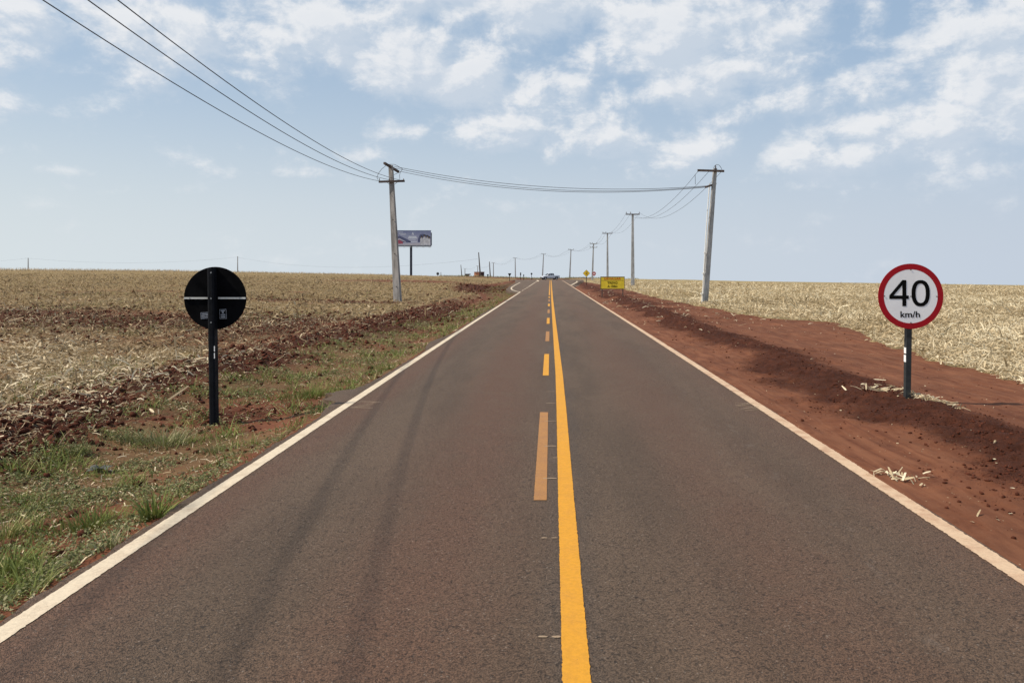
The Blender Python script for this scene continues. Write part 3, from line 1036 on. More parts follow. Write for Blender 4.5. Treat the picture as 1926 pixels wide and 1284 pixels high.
# broad small leaves of ground weeds
n = 340000
x, y = sample(n, 3.6, 55, UL, -.012)
st, cl, gr, du = masks(x, y)
cl3 = fbm(x * 1.6 + 30, y * 1.6, 131, 4)
k = (rng.uniform(0, 1, n) < np.clip(gr * 1.3, 0, 1) * sst(cl3, .44, .58)) & (x < left_edge(y) - .03 + np.abs(rng.normal(0, .05, n)))
x, y = x[k], y[k]; n = len(x)
sc = np.clip((y / 9) ** .6, 1, 3)
strips(n, np.stack([x, y, zground(x, y) + rng.uniform(0, .07, n) * sst(cl3[k], .5, .66)], -1), rng.uniform(.010, .032, n) * sc, rng.uniform(.008, .020, n) * sc, rng.uniform(0, 6.28, n), rng.normal(.2, .5, n), rng.normal(0, .6, n), rng.normal(.05, .1, n),
       rng.beta(1.5, 2, n), 'ground_weeds', M_weed, 'low leafy ground weeds between the grass on the left verge')
# dry stems mixed into the verge
n = 90000
x, y = sample(n, 3.8, 60, UL, -.012)
st, cl, gr, du = masks(x, y)
k = (rng.uniform(0, 1, n) < np.maximum(gr * .5, cl * .7) * (x < 0)) & (x < left_edge(y) - .03 + np.abs(rng.normal(0, .05, n)))
x, y = x[k], y[k]; n = len(x)
sc = np.clip((y / 12) ** .6, 1, 3)
strips(n, np.stack([x, y, zground(x, y) + .012], -1), rng.gamma(2.4, .022, n) * sc, rng.uniform(.004, .014, n) * sc, rng.uniform(0, 6.28, n), rng.normal(.1, .4, n), rng.normal(0, .5, n), rng.normal(.05, .1, n),
       rng.uniform(0, 1, n), 'dry_stems', M_straw_dull, 'thin dry stems lying in the grass of the left verge')


# clods
def icos():
    t = (1 + 5 ** .5) / 2
    v = np.array([(-1, t, 0), (1, t, 0), (-1, -t, 0), (1, -t, 0), (0, -1, t), (0, 1, t), (0, -1, -t), (0, 1, -t), (t, 0, -1), (t, 0, 1), (-t, 0, -1), (-t, 0, 1)], float)
    v /= np.linalg.norm(v[0])
    f = np.array([(0, 11, 5), (0, 5, 1), (0, 1, 7), (0, 7, 10), (0, 10, 11), (1, 5, 9), (5, 11, 4), (11, 10, 2), (10, 7, 6), (7, 1, 8), (3, 9, 4), (3, 4, 2), (3, 2, 6), (3, 6, 8), (3, 8, 9), (4, 9, 5), (2, 4, 11), (6, 2, 10), (8, 6, 7), (9, 8, 1)])
    return v, f


def clods(n, side, d0_, d1_, smin, smax, name, label, fn):
    x, y = sample(n, d0_, d1_, *((UL, -.02) if side < 0 else (.02, URR)))
    st, cl, gr, du = masks(x, y)
    k = (rng.uniform(0, 1, n) < fn(x, y, st, cl, gr)) & (np.abs(x) > 3.15)
    x, y = x[k], y[k]; n = len(x)
    v, f = icos()
    sc = np.clip((y / 12) ** .6, 1, 3)
    s = (smin + (smax - smin) * rng.power(.35, n)) * sc
    V_ = v[None] * (1 + rng.normal(0, .22, (n, 12, 1))) * s[:, None, None] * rng.uniform(.6, 1.2, (n, 1, 3))
    a = rng.uniform(0, 6.28, n); ca, sa = np.cos(a)[:, None], np.sin(a)[:, None]
    Vx = V_[..., 0] * ca - V_[..., 1] * sa; Vy = V_[..., 0] * sa + V_[..., 1] * ca
    V_ = np.stack([Vx + x[:, None], Vy + y[:, None], V_[..., 2] * .75 + (zground(x, y) + s * .25)[:, None]], -1).reshape(-1, 3)
    Ff = (f[None] + (np.arange(n) * 12)[:, None, None]).reshape(-1, 3)
    o = mesh_obj(name, V_, Ff, M_clod, attrs={'rnd': np.repeat(rng.uniform(0, 1, n), 12)})
    return tag(o, label, kind='stuff')


clods(46000, -1, 5, 60, .007, .055, 'soil_clods', 'dark red soil clods turned up along the left field', lambda x, y, st, cl, gr: np.clip(cl * 1.1 + .03, 0, 1))
clods(42000, 1, 5, 60, .003, .022, 'soil_clods', 'dark crumbs of loose soil along the ridge on the right verge', lambda x, y, st, cl, gr: np.clip(cl * .9 + .035, 0, 1) * (1 - st))

clods(9000, -1, 58, 112, .02, .07, 'soil_clods', 'dark red soil lumps on the bank left of the slip lane', lambda x, y, st, cl, gr: np.clip(cl * 1.2 - .15, 0, 1) * (x > -16))


# taller tufts that stand out: things of their own
def tuft(px, py, h, spread, n, mat, label, name='grass_tuft', wk=1.0, rb=(0, .6), bend=.5, cat='grass tuft'):
    c = hit(px, py)
    c.z = gz(c.x, c.y)
    uu = np.clip(rng.normal(0, .8, (n, 2)), -1.5, 1.5) * spread
    P3 = np.stack([uu[:, 0], uu[:, 1], np.zeros(n) - .01], -1)
    H = rng.uniform(.45, 1.05, n) * h
    yaw = np.arctan2(uu[:, 1], uu[:, 0]) + rng.normal(0, .8, n)
    o = strips(n, P3, H, rng.uniform(.005, .010, n) * wk, yaw, rng.uniform(.75, 1.5, n), rng.normal(0, .4, n), rng.uniform(.05, bend, n), rng.uniform(rb[0], rb[1], n), name, mat, None, True, 4)
    del o['kind']
    o.location = c
    return tag(o, label, cat, 'tufts that stand out of the left verge')


tuft(180, 990, .17, .15, 420, M_grass, 'bright green grass tuft low on the left verge, widest of the tufts', wk=1.0)
tuft(290, 975, .26, .055, 110, M_grass, 'broad bladed grass tuft close to the white line, below the round sign', wk=1.7)
tuft(210, 1030, .16, .05, 60, M_weed, 'pale curling tuft nearest to the white edge line', wk=1.5, rb=(.3, 1), bend=.9)
tuft(20, 1075, .22, .12, 240, M_grass, 'tall green tuft cut by the left border of the photo', wk=1.1)
tuft(12, 1010, .24, .05, 90, M_grass, 'yellowing upright tuft at the far left', wk=1.1, rb=(.5, 1))
tuft(590, 745, .24, .28, 420, M_grass, 'thick green tuft behind the asphalt patch, right of the round sign post', wk=1.1)
tuft(305, 838, .26, .20, 320, M_weed, 'seeding grey green weed clump left of the round sign post', name='weed_clump', rb=(.2, 1), cat='weed')
tuft(245, 830, .22, .12, 200, M_weed, 'dark green weed clump at the edge of the tilled soil', name='weed_clump', rb=(0, .6), cat='weed')
tuft(148, 856, .15, .08, 180, M_weed, 'small rounded weed among the clods on the far left', name='weed_clump', rb=(0, .6), cat='weed')
tuft(403, 850, .12, .10, 160, M_weed, 'low weed just below the round sign post', name='weed_clump', rb=(0, .7), cat='weed')

# crumpled dark plastic scrap in the grass
sc_c = hit(188, 889); sc_c.z = gz(sc_c.x, sc_c.y)
sv = []
for i in range(6):
    for j in range(4):
        sv.append((i * .045 - .12, j * .035 - .05 + random.uniform(-.01, .01), .02 + random.uniform(0, .045)))
sf = [(i * 4 + j, i * 4 + j + 1, (i + 1) * 4 + j + 1, (i + 1) * 4 + j) for i in range(5) for j in range(3)]
o = mesh_obj('plastic_scrap', sv, sf, simple('plastic', (.06, .065, .055), .6, var=.4, scale=30), smooth=False)
o.location = sc_c
mod = o.modifiers.new('solid', 'SOLIDIFY'); mod.thickness = .003
tag(o, 'crumpled dark plastic scrap in the grass left of the round sign', 'litter')

# tall dry grass on the verge by the junction
n = 5200
x = rng.uniform(-32, 26, n); y = rng.uniform(214, 232, n)
k = fbm(x * .5, y * .3, 140, 3) > .44
x, y = x[k], y[k]; n = len(x)
strips(n, np.stack([x, y, zground(x, y) - .02], -1), rng.uniform(.15, .6, n), rng.uniform(.05, .12, n), rng.uniform(0, 6.28, n), rng.uniform(1.0, 1.5, n), rng.normal(0, .4, n), rng.uniform(0, .4, n), rng.uniform(.4, 1, n),
       'verge_weeds', M_weed, 'tall dry weeds on the far verge behind the junction', True, 2)
# pale standing stubble on the left skyline
n = 9000
x = -rng.uniform(20, 170, n); y = rng.uniform(170, 208, n)
strips(n, np.stack([x, y, zground(x, y) - .02], -1), rng.uniform(.2, .75, n) * np.interp(-x, [20, 110, 150, 170], [.6, 1, 1.3, 1.3]), rng.uniform(.03, .08, n), rng.uniform(0, 6.28, n), rng.uniform(1.0, 1.5, n), rng.normal(0, .4, n), rng.uniform(0, .3, n), rng.uniform(.3, 1, n),
       'standing_stubble', M_straw_dull, 'pale standing stubble along the skyline of the left field', True, 2)


# ---------------------------------------------------------------- traffic signs
def post_strip(parent, x, y, z0, z1, w, nrm):
    pass


# speed limit sign
b0 = hit(1706, 750)
SD = b0.y
SR = 61.0 * SD / F
sgn = empty('speed_limit_sign', b0, 'round 40 km/h speed limit sign with a red rim on a dark post', 'road sign')
zc = (750 - 557.5) / F * SD
xc = 3.2 / F * SD
pm = MB()
pw = .071
A = R(-1)
Mz = Matrix.Rotation(A, 3, 'Z')
lean = Vector((3.2 / F * SD, .0, 0))
H1 = zc + SR * .93
rings = []
for t in (-.25, 0, .5, 1.0):
    zz = H1 * t if t >= 0 else -.25
    off = lean * (zz / zc)
    rings.append([Mz @ Vector((sx * pw / 2, sy * pw / 2, 0)) + Vector((off.x, .0, zz)) for sx, sy in ((-1, -1), (1, -1), (1, 1), (-1, 1))])
pm.loft(rings)
post = pm.build('post', postgrey, sgn)
# two reflective pieces on the lit side of the post
nl = Mz @ Vector((-1, 0, 0)); tl = Mz @ Vector((0, 1, 0))
for za, zb in ((654, 665), (668, 681)):
    z1_, z0_ = (750 - za) / F * SD, (750 - zb) / F * SD
    c = Vector((lean.x * ((z0_ + z1_) / 2 / zc), 0, (z0_ + z1_) / 2)) + nl * (pw / 2 + .0025)
    MB().box(c, (.004, pw * .84, z1_ - z0_), Mz).build('reflector', reflective, sgn)
fy = -.058
face = MB().disc((xc, zc), SR * .83, fy, fy + .004).build('sign_face', white_sheet, sgn)
ring = MB().disc((xc, zc), SR, fy - .001, fy + .006, r_in=SR * .825).build('red_rim', red_sheet, sgn)
back = MB().disc((xc, zc), SR * .99, fy + .0065, fy + .010).build('sign_back', blackpaint, sgn)
MB().box((xc, fy + .022, zc), (SR * 1.9, .02, .03)).build('bracket', bracket, sgn)


def S(x, y): return (xc + (x - 440) / 245 * SR, zc + (350 - y) / 245 * SR)


dm = MB()
ty = fy - .003
def poly(mb, pts):
    b_ = len(mb.v)
    mb.v += [(p[0], ty, p[1]) for p in pts]
    mb.f.append(tuple(range(b_, b_ + len(pts))))
poly(dm, [S(376, 228), S(376, 424), S(406, 424), S(406, 228)])
poly(dm, [S(278, 344), S(278, 370), S(376, 370), S(376, 344)])
poly(dm, [S(406, 344), S(406, 370), S(425, 370), S(425, 344)])
poly(dm, [S(376, 228), S(278, 344), S(311, 344), S(376, 267)])
N0 = 40
for k in range(N0):
    a, b_ = 2 * math.pi * k / N0, 2 * math.pi * (k + 1) / N0
    def se(t, rx_, rz_):
        c, s = math.cos(t), math.sin(t)
        e = .86
        return S(514 + rx_ * math.copysign(abs(c) ** e, c), 327 + rz_ * math.copysign(abs(s) ** e, s))
    poly(dm, [se(a, 69, 99), se(b_, 69, 99), se(b_, 38, 73), se(a, 38, 73)])
dm.build('speed_digits', black_text, face)
kc = S(435, 488)
text_mesh('km/h', .118 * SR / .444, 'unit_letters', black_text, face, (kc[0], ty, kc[1]), offset=.002, sx=1.16)
for bx, by in ((440, 152), (242, 349), (635, 352), (440, 548), (440, 351)):
    c = S(bx, by)
    MB().disc(c, .008, ty - .004, ty, n=10).build('bolt', black_text, sgn)

# back of the sign for the other direction
b1 = hit(403, 800)
BD = b1.y
BR = 59.0 * BD / F
bs = empty('round_sign', b1, 'round traffic sign seen from its black back, standing in the grass on the left', 'road sign')
zb_ = (800 - 562) / F * BD
xo = -1.5 / F * BD
pwid = .088
pb = MB()
rings = []
for zz in (-.25, 0, zb_, (800 - 505.5) / F * BD):
    off = -4.2 / F * BD * zz / (295 / F * BD)
    rings.append([Vector((sx * pwid / 2 + off, sy * .05, zz)) for sx, sy in ((-1, -1), (-.5, -1.25), (.5, -1.25), (1, -1), (1, 1), (-1, 1))])
pb.loft(rings)
pb.build('post', postblack, bs)
MB().disc((xo, zb_), BR, .052, .058, n=72).build('sign_plate', blackpaint, bs)
MB().disc((xo, zb_), BR * .99, .0585, .061, n=72).build('sign_front', white_sheet, bs)
for sgx in (-1, 1):
    x_in = sgx * (pwid / 2 + .012) + xo - .01
    x_out = xo + sgx * BR * .985
    mb = MB().box(((x_in + x_out) / 2, .044, zb_ + .0), (abs(x_out - x_in), .014, .025))
    mb.build('bracket', bracket, bs)
    MB().disc((xo + sgx * BR * .80, zb_), .008, .030, .037, n=10).build('bolt', steel, bs)
for pz in (.43, 0, -.40):
    MB().disc((xo - .002, zb_ + pz * BR * 1.9), .010, -.075, -.0625, n=10).build('bolt', steel, bs)
# warranty stickers with their lines of print
def sticker(cx, cy, w, h_, tilt, rows, mat_bg):
    st_o = MB().box((0, 0, 0), (w, .002, h_)).build('sticker', sticker_white, bs)
    st_o.location = (cx, .0495, cy); st_o.rotation_euler = (0, tilt, 0)
    MB().box((0, -.0018, 0), (w * .90, .0012, h_ * .90)).build('sticker_field', mat_bg, st_o)
    for (rx, rz, rw, rh) in rows:
        MB().box((rx * w, -.0030, rz * h_), (rw * w, .0010, rh * h_)).build('print_line', sticker_white, st_o)


def SB(px, py): return (px - 403) / F * BD, (800 - py) / F * BD
cx, cy = SB(383.5, 595)
sticker(cx, cy, 18 / F * BD, 12.5 / F * BD, R(-4), [(-.02, .26, .66, .10), (-.22, .02, .34, .14), (.2, .04, .38, .14), (0, -.26, .76, .12)], sticker_blue)
cx, cy = SB(416.5, 592)
sticker(cx, cy, 13 / F * BD, 18 / F * BD, R(-3), [(0, .34, .6, .10), (0, .16, .26, .2), (0, -.08, .66, .12), (0, -.30, .66, .16)], blackpaint)
for za, zb in ((651, 661), (664, 674)):
    c, z1_ = SB(407.2, za); _, z0_ = SB(0, zb)
    MB().box((c, -.052 - .011, (z0_ + z1_) / 2), (.012, .004, z1_ - z0_)).build('reflector', reflective, bs)

# yellow works board
yb = hit(1151, 557)
YD = yb.y
def yp(px, py): return (px - 1151) / F * YD, (557 - py) / F * YD
ybd = empty('warning_board', yb, 'yellow rectangular board with orange and black lettering on two thin posts', 'road sign')
x0, zt = yp(1129.5, 520.5); x1, zb = yp(1174.5, 543)
MB().box(((x0 + x1) / 2, 0, (zt + zb) / 2), (x1 - x0, .02, zt - zb)).build('panel', yellow_board, ybd)
fr = MB()
for (a, b_) in (((x0, zt), (x1, zt)), ((x0, zb), (x1, zb)), ((x0, zb), (x0, zt)), ((x1, zb), (x1, zt))):
    fr.box(((a[0] + b_[0]) / 2, -.004, (a[1] + b_[1]) / 2), (abs(b_[0] - a[0]) + .03, .036, abs(b_[1] - a[1]) + .03))
fr.build('frame', board_edge, ybd)
_, zl = yp(0, 527.3)
MB().box(((x0 + x1) / 2, -.0125, zl), (x1 - x0 - .04, .005, .018)).build('divider_line', board_edge, ybd)
xm = (x0 + x1) / 2
_, z_ = yp(0, 524.2); text_mesh('DEVAGAR', .255, 'lettering', orange_text, ybd, (xm, -.0135, z_), offset=.006, sx=1.08)
_, z_ = yp(0, 532.2); text_mesh('TREVO', .235, 'lettering', black_text, ybd, (xm, -.0135, z_), offset=.006, sx=1.02)
_, z_ = yp(0, 538.6); text_mesh('A 150m', .225, 'lettering', black_text, ybd, (xm, -.0135, z_), offset=.006, sx=1.0)
for pxx in (1132.5, 1171.5):
    xx, _ = yp(pxx, 0)
    zg = gz(yb.x + xx, YD) - yb.z
    MB().box((xx, .032, (zt + zg) / 2 - .12), (.07, .04, zt - zg + .24)).build('post', wood_post, ybd)

# diamond side road sign
dg_ = hit(1103, 536)
DD = dg_.y
dsg = empty('diamond_sign', dg_, 'yellow diamond warning sign with a side road symbol on a thin post', 'road sign')
k_ = DD / F
zc2 = (536 - 514) * k_; hw = 6.9 * k_
MB().loft([[(0, .01, zc2 - hw), (hw, .01, zc2), (0, .01, zc2 + hw), (-hw, .01, zc2)], [(0, 0, zc2 - hw), (hw, 0, zc2), (0, 0, zc2 + hw), (-hw, 0, zc2)]]).build('sign_face', yellow_sign, dsg)
bd = MB(); q0, q1 = hw * .93, hw * .86
P0 = [(0, -q0), (q0, 0), (0, q0), (-q0, 0)]; P1 = [(0, -q1), (q1, 0), (0, q1), (-q1, 0)]
for i in range(4):
    j = (i + 1) % 4
    bd.add([(P0[i][0], -.004, zc2 + P0[i][1]), (P0[j][0], -.004, zc2 + P0[j][1]), (P1[j][0], -.004, zc2 + P1[j][1]), (P1[i][0], -.004, zc2 + P1[i][1])], [(0, 1, 2, 3)])
bd.build('border', black_text, dsg)
sb = MB()
sb.box((hw * .12, -.007, zc2), (hw * .16, .006, hw * .98))
sb.box((-hw * .18, -.007, zc2 - hw * .03), (hw * .42, .006, hw * .13))
sb.build('symbol', simple('symbol_ink', (.10, .03, .012), .6), dsg)
MB().box((0, .03, (zc2 + hw * .6) / 2 - .1), (.085, .04, zc2 + hw * .6 + .2)).build('post', postblack, dsg)

# red no entry sign
ng = hit(1117.5, 527)
nd_ = 150.0
base = at(1117.5, 527, nd_)
nsg = empty('no_entry_sign', (base.x, nd_, gz(base.x, nd_)), 'small round red sign with a white bar, right of the diamond sign', 'road sign')
kk = nd_ / F
zc3 = (CH - (514.5 - VY) * kk) - gz(base.x, nd_)
rr_ = 3.5 * kk
MB().disc((0, zc3), rr_, 0, .01, n=32).build('sign_face', red_sheet, nsg)
MB().box((0, -.006, zc3), (rr_ * 1.35, .008, rr_ * .42)).build('white_bar', white_sheet, nsg)
MB().box((0, .03, zc3 / 2 - .1), (.07, .04, zc3 + .2)).build('post', steel, nsg)


# signs far off, seen from the back
def far_sign(px, py_top, py_bot, shape, w, d, label, name='sign'):
    a = at(px, py_top, d)
    zg = gz(a.x, d)
    e = empty(name, (a.x, d, zg), label, 'road sign')
    k = d / F
    top = a.z - zg
    hh = (py_bot - py_top) * k
    if shape == 'tri':
        MB().loft([[(-w * k / 2, .02, top), (w * k / 2, .02, top), (w * k * .08, .02, top - hh), (-w * k * .08, .02, top - hh)],
                   [(-w * k / 2, 0, top), (w * k / 2, 0, top), (w * k * .08, 0, top - hh), (-w * k * .08, 0, top - hh)]]).build('sign_plate', blackpaint, e)
    elif shape == 'disc':
        MB().disc((0, top - hh / 2), hh / 2, 0, .02, n=24).build('sign_plate', simple('dark_plate', (.05, .05, .055), .6), e)
    else:
        MB().box((0, .01, top - hh / 2), (w * k, .02, hh)).build('sign_plate', simple('grey_plate', (.06, .06, .065), .6), e)
    MB().box((0, -.03, (top - hh * .4) / 2 - .1), (.9 * k, .05, top - hh * .4 + .2)).build('post', postblack, e)
    return e


far_sign(958.5, 514, 519.5, 'tri', 6.6, 165, 'black triangular sign back standing by the slip lane, larger of the two triangles', 'yield_sign')
far_sign(917.5, 516, 519.5, 'tri', 4.2, 190, 'small black triangular sign back between the orange building and the slip lane', 'yield_sign')
far_sign(979.2, 512.5, 518, 'box', 2.2, 195, 'narrow dark sign on a thin pole behind the slip lane', 'marker_sign')
far_sign(985, 516, 519.8, 'box', 1.8, 195, 'low dark marker right of the narrow pole sign', 'marker_sign')
far_sign(999.8, 513, 516.5, 'disc', 3, 196, 'small grey round sign left of the pickup truck', 'small_sign')
far_sign(823.4, 512, 517.3, 'disc', 3, 190, 'lone dark round sign on the left skyline, right of the billboard', 'small_sign')


# ---------------------------------------------------------------- utility poles
def pole_shaft(H, wb, wt, db, dt, mat, parent, lean=(0, 0), recess=True, rz=0.0):
    """tapered concrete pole with recessed flanks"""
    rings = []
    steps = [-.4, 0, H * .25, H * .5, H * .75, H]
    Mr = Matrix.Rotation(rz, 3, 'Z')
    for z in steps:
        t = max(z, 0) / H
        w = (wb + (wt - wb) * t) / 2; d = (db + (dt - db) * t) / 2
        r = .22 if recess else 0
        pts = [(-w, -d), (-w * .9, -d * 1.0), (w * .9, -d), (w, -d), (w, -d * .55), (w * (1 - r), -d * .4), (w * (1 - r), d * .4), (w, d * .55), (w, d), (-w, d), (-w, d * .55), (-w * (1 - r), d * .4), (-w * (1 - r), -d * .4), (-w, -d * .55)]
        rings.append([Mr @ Vector((x, y, 0)) + Vector((lean[0] * z, lean[1] * z, z)) for x, y in pts])
    return MB().loft(rings).build('pole', mat, parent)


def insulator(parent, p, h=.18, r=.045):
    prof = [(r * .35, 0), (r * .35, h * .3), (r, h * .35), (r * .6, h * .5), (r * .95, h * .6), (r * .5, h * .8), (r * .55, h), (.005, h * 1.03)]
    n = 8
    rings = [[(p[0] + math.cos(6.2832 * k / n) * rr, p[1] + math.sin(6.2832 * k / n) * rr, p[2] + zz) for k in range(n)] for rr, zz in prof]
    return MB().loft(rings).build('insulator', ceramic, parent)


WIRES = []
def wire(name_label, pts, r, group, cat='power line'):
    o = MB().tube(pts, r, 5).build('power_cable', cable, None, smooth=True)
    tag(o, name_label, cat, group)
    return o


def catenary(a, b_, sag, n=24):
    a, b_ = Vector(a), Vector(b_)
    return [a.lerp(b_, t) - Vector((0, 0, 4 * sag * t * (1 - t))) for t in [k / n for k in range(n + 1)]]


# left pole ----------
pl = hit(748, 567)
PD = pl.y; kp = PD / F
def PL(px, py, dd=0.0):      # point in the pole's frame, dd metres nearer (-) or farther (+)
    D = PD + dd
    return Vector(((px - VX) / F * D - pl.x, dd, CH - (py - VY) / F * D - pl.z))
Hp = (567 - 311) * kp
lp = empty('utility_pole', pl, 'near concrete utility pole on the left with two crossed arms at its top', 'utility pole')
pole_shaft(Hp, 13.2 * kp, 7.2 * kp, .34, .20, concrete_old, lp, lean=(-13 * kp / Hp, 0), rz=R(-10))
a0, a1 = PL(712.5, 342, -.16), PL(761, 340.5, -.16)
MB().beam(a0, a1, .12, .13).build('crossarm', wood_arm, lp)
s0, s1 = PL(728.5, 311.5, -.75), PL(743.5, 322.5, .9)
c0 = PL(735.5, 316)
MB().beam(Vector((c0.x - .22, -.95, c0.z + .18)), Vector((c0.x + .28, .95, c0.z - .12)), .13, .13).build('crossarm', wood_arm, lp)
br = MB()
for pxx in (728, 747):
    br.beam(PL(pxx, 343, -.17), PL(737 + (pxx - 737) * .1, 350, -.12), .025)
br.build('brace', steel, lp)
for pxx in (713.5, 732, 759):
    insulator(lp, PL(pxx, 340, -.16) + Vector((0, 0, .0)), .14)
MB().beam(PL(733, 309, -.02), PL(733, 315, -.02), .10).build('pole_cap', steel, lp)
# bolt holes
for zf in (.11, .35, .6):
    zz = Hp * zf
    MB().disc((-13 * kp / Hp * zz, zz), .03, -.20, -.165, n=10).build('bolt_hole', black_text, lp)
# wires towards the viewer: leave the frame at the top, hang to a pole behind
gl = 'three wires from the left pole towards the viewer'
WL = [((713, 340.5), (80, 0), 'lowest of the three wires rising to the upper left from the left pole'),
      ((733, 338.5), (165, 0), 'middle of the three wires rising to the upper left from the left pole'),
      ((752, 338.5), (221, 0), 'uppermost of the three wires rising to the upper left from the left pole')]
mids = [((400, 206), 20.3), ((445, 186), 20.3), ((480, 181), 20.3)]
for (pa, pb_, lab) in WL:
    A_ = at(pa[0], pa[1], PD - .16)
    ul, vl = (pb_[0] - VX) / F, (VY - pb_[1]) / F
    D2 = 15.3
    B_ = Vector((ul * D2, D2, CH + vl * D2))
    # parabola through A_ and B_ with curvature c, continued to the pole behind the viewer
    c = .0024
    pts = []
    for k in range(49):
        yy = PD - .16 + (-2.0 - PD) * k / 48
        t = (yy - A_.y) / (B_.y - A_.y)
        x_ = A_.x + (B_.x - A_.x) * t
        zlin = A_.z + (B_.z - A_.z) * t
        z_ = zlin + c * (yy - A_.y) * (yy - B_.y)
        pts.append((x_, yy, z_))
    wire(lab, pts, .0135, gl)
    last = pts
# hidden previous pole (beyond the frame) is left out
# right pole ----------
pr_ = hit(1325, 571)
RD = pr_.y; kr = RD / F
def PR(px, py, dd=0.0):
    D = RD + dd
    return Vector(((px - VX) / F * D - pr_.x, dd, CH - (py - VY) / F * D - pr_.z))
Hr = (571 - 317) * kr
rp = empty('utility_pole', pr_, 'near concrete utility pole on the right with a thin white conduit', 'utility pole')
pole_shaft(Hr, 11.0 * kr, 6.0 * kr, .24, .16, concrete, rp, lean=(20 * kr / Hr, 0), rz=R(14))
MB().beam(PR(1312, 320.5, -.18), PR(1362, 322, -.18), .11, .12).build('crossarm', wood_arm, rp)
MB().beam(PR(1327.5, 352, -.9), PR(1346, 345.5, .9), .10, .10).build('crossarm', wood_arm, rp)
insulator(rp, PR(1346, 320.5, -.18), .30, .05)
insulator(rp, PR(1313, 323.5, -.18), .12); insulator(rp, PR(1357, 324, -.18), .12)
cd = MB()
cd.tube([PR(1323 - 2.5, 568, -.1), PR(1323.2, 520, -.1), PR(1327.8, 440, -.1), PR(1334.5, 345, -.1)], .03, 6)
cd.build('conduit', pipe_white, rp)
for py_ in (514, 552, 475):
    xx = 1325 - 1.8 + (571 - py_) * 20 / 254 - 4.6
    MB().box(PR(xx, py_, -.1), (.14, .14, .07)).build('conduit_clamp', pipe_white, rp)
# long span over the road
gs = 'three wires crossing the road between the two near poles'
for (pa, da, pb_, db_, mid, lab) in (((741, 313), -.7, (1340, 349), .4, 354.5, 'uppermost of the three wires spanning the road between the near poles'),
                                    ((744, 316.5), 0, (1334, 350.5), 0, 358.5, 'middle of the three wires spanning the road between the near poles'),
                                    ((746, 321), .8, (1330, 352), -.6, 361.0, 'lowest of the three wires spanning the road between the near poles')):
    A_, B_ = at(pa[0], pa[1], PD + da), at(pb_[0], pb_[1], RD + db_)
    # sag so that the lowest part passes at pixel row mid near px 1100
    t = (1090 - pa[0]) / (pb_[0] - pa[0])
    zl_ = (A_.z + (B_.z - A_.z) * t) - (CH - (mid - VY) / F * (PD + (RD - PD) * t))
    wire(lab, catenary(A_, B_, zl_ / (4 * t * (1 - t)), 40), .014, gs)
# jumpers on the two near poles
def arc(p, q, h_, n=12, side=Vector((0, 0, 1))):
    p, q = Vector(p), Vector(q)
    return [p.lerp(q, k / n) + side * (4 * h_ * (k / n) * (1 - k / n)) for k in range(n + 1)]
def jumper(base, pts, r, label):
    o_ = MB().tube([base + v for v in pts], r, 5).build('jumper_wire', cable)
    tag(o_, label, 'jumper wire')


jumper(pl, [PL(710.5, 338, -.2), PL(709, 333, -.2), PL(712, 326, -.2), PL(718, 318, -.3), PL(726, 311.5, -.4), PL(734, 309, -.5), PL(742, 309.5, -.6), PL(749, 313, -.6), PL(757, 318, -.6)], .014, 'big looping jumper wire over the top of the left pole')
jumper(pl, [PL(752, 337, -.2), PL(751.5, 330, -.2), PL(753, 324, -.2), PL(757, 318, -.3)], .013, 'short upright jumper wire right of the top of the left pole')
jumper(pl, [PL(741, 329, -.2), PL(747, 326, -.2), PL(752, 324.5, -.2)], .013, 'short slanting jumper wire between the two arms of the left pole')
jumper(pr_, [PR(1342, 317, -.2), PR(1344, 312, -.2), PR(1348, 309.5, -.2), PR(1353, 311, -.2), PR(1357, 317, -.2), PR(1358, 320, -.2)], .013, 'curved jumper wire over the insulator of the near right pole')
jumper(pr_, [PR(1307.5, 328, -.2), PR(1307.8, 347, -.2)], .013, 'straight hanging jumper wire left of the near right pole')


# row of poles behind, on the right and bending left far away
def far_pole(px_top, py_top, px_base, d, arm_px, two, label, wb=.30, mat=concrete, arms=True, thin=1.0, group='row of concrete poles receding along the road'):
    top = at(px_top, py_top, d)
    xb = (px_base - VX) / F * d
    zg = gz(xb, d)
    e = empty('utility_pole', (xb, d, zg), label, 'utility pole', group)
    H = top.z - zg
    lean = ((top.x - xb) / H, 0)
    pole_shaft(H, wb * thin, wb * .55 * thin, wb * .9 * thin, wb * .5 * thin, mat, e, lean=lean, recess=d < 150)
    k = d / F
    if arms:
        rows = [(0, arm_px)] + ([(7 * k, arm_px)] if two else [])
        for dz, ap in rows:
            aw = ap * k / 2
            cxx = top.x - xb
            MB().box((cxx, -.12, H - dz - .05), (aw * 2, .12, .13)).build('crossarm', wood_arm if d < 150 else concrete, e)
            for sx in (-.94, -.35, .94):
                insulator(e, (cxx + sx * aw, -.12, H - dz + .012), .26, .06 if d < 150 else .09)
    e['_top'] = 1
    tops.append((Vector((top.x, d, top.z)), arm_px * k / 2))
    del e['_top']
    return e


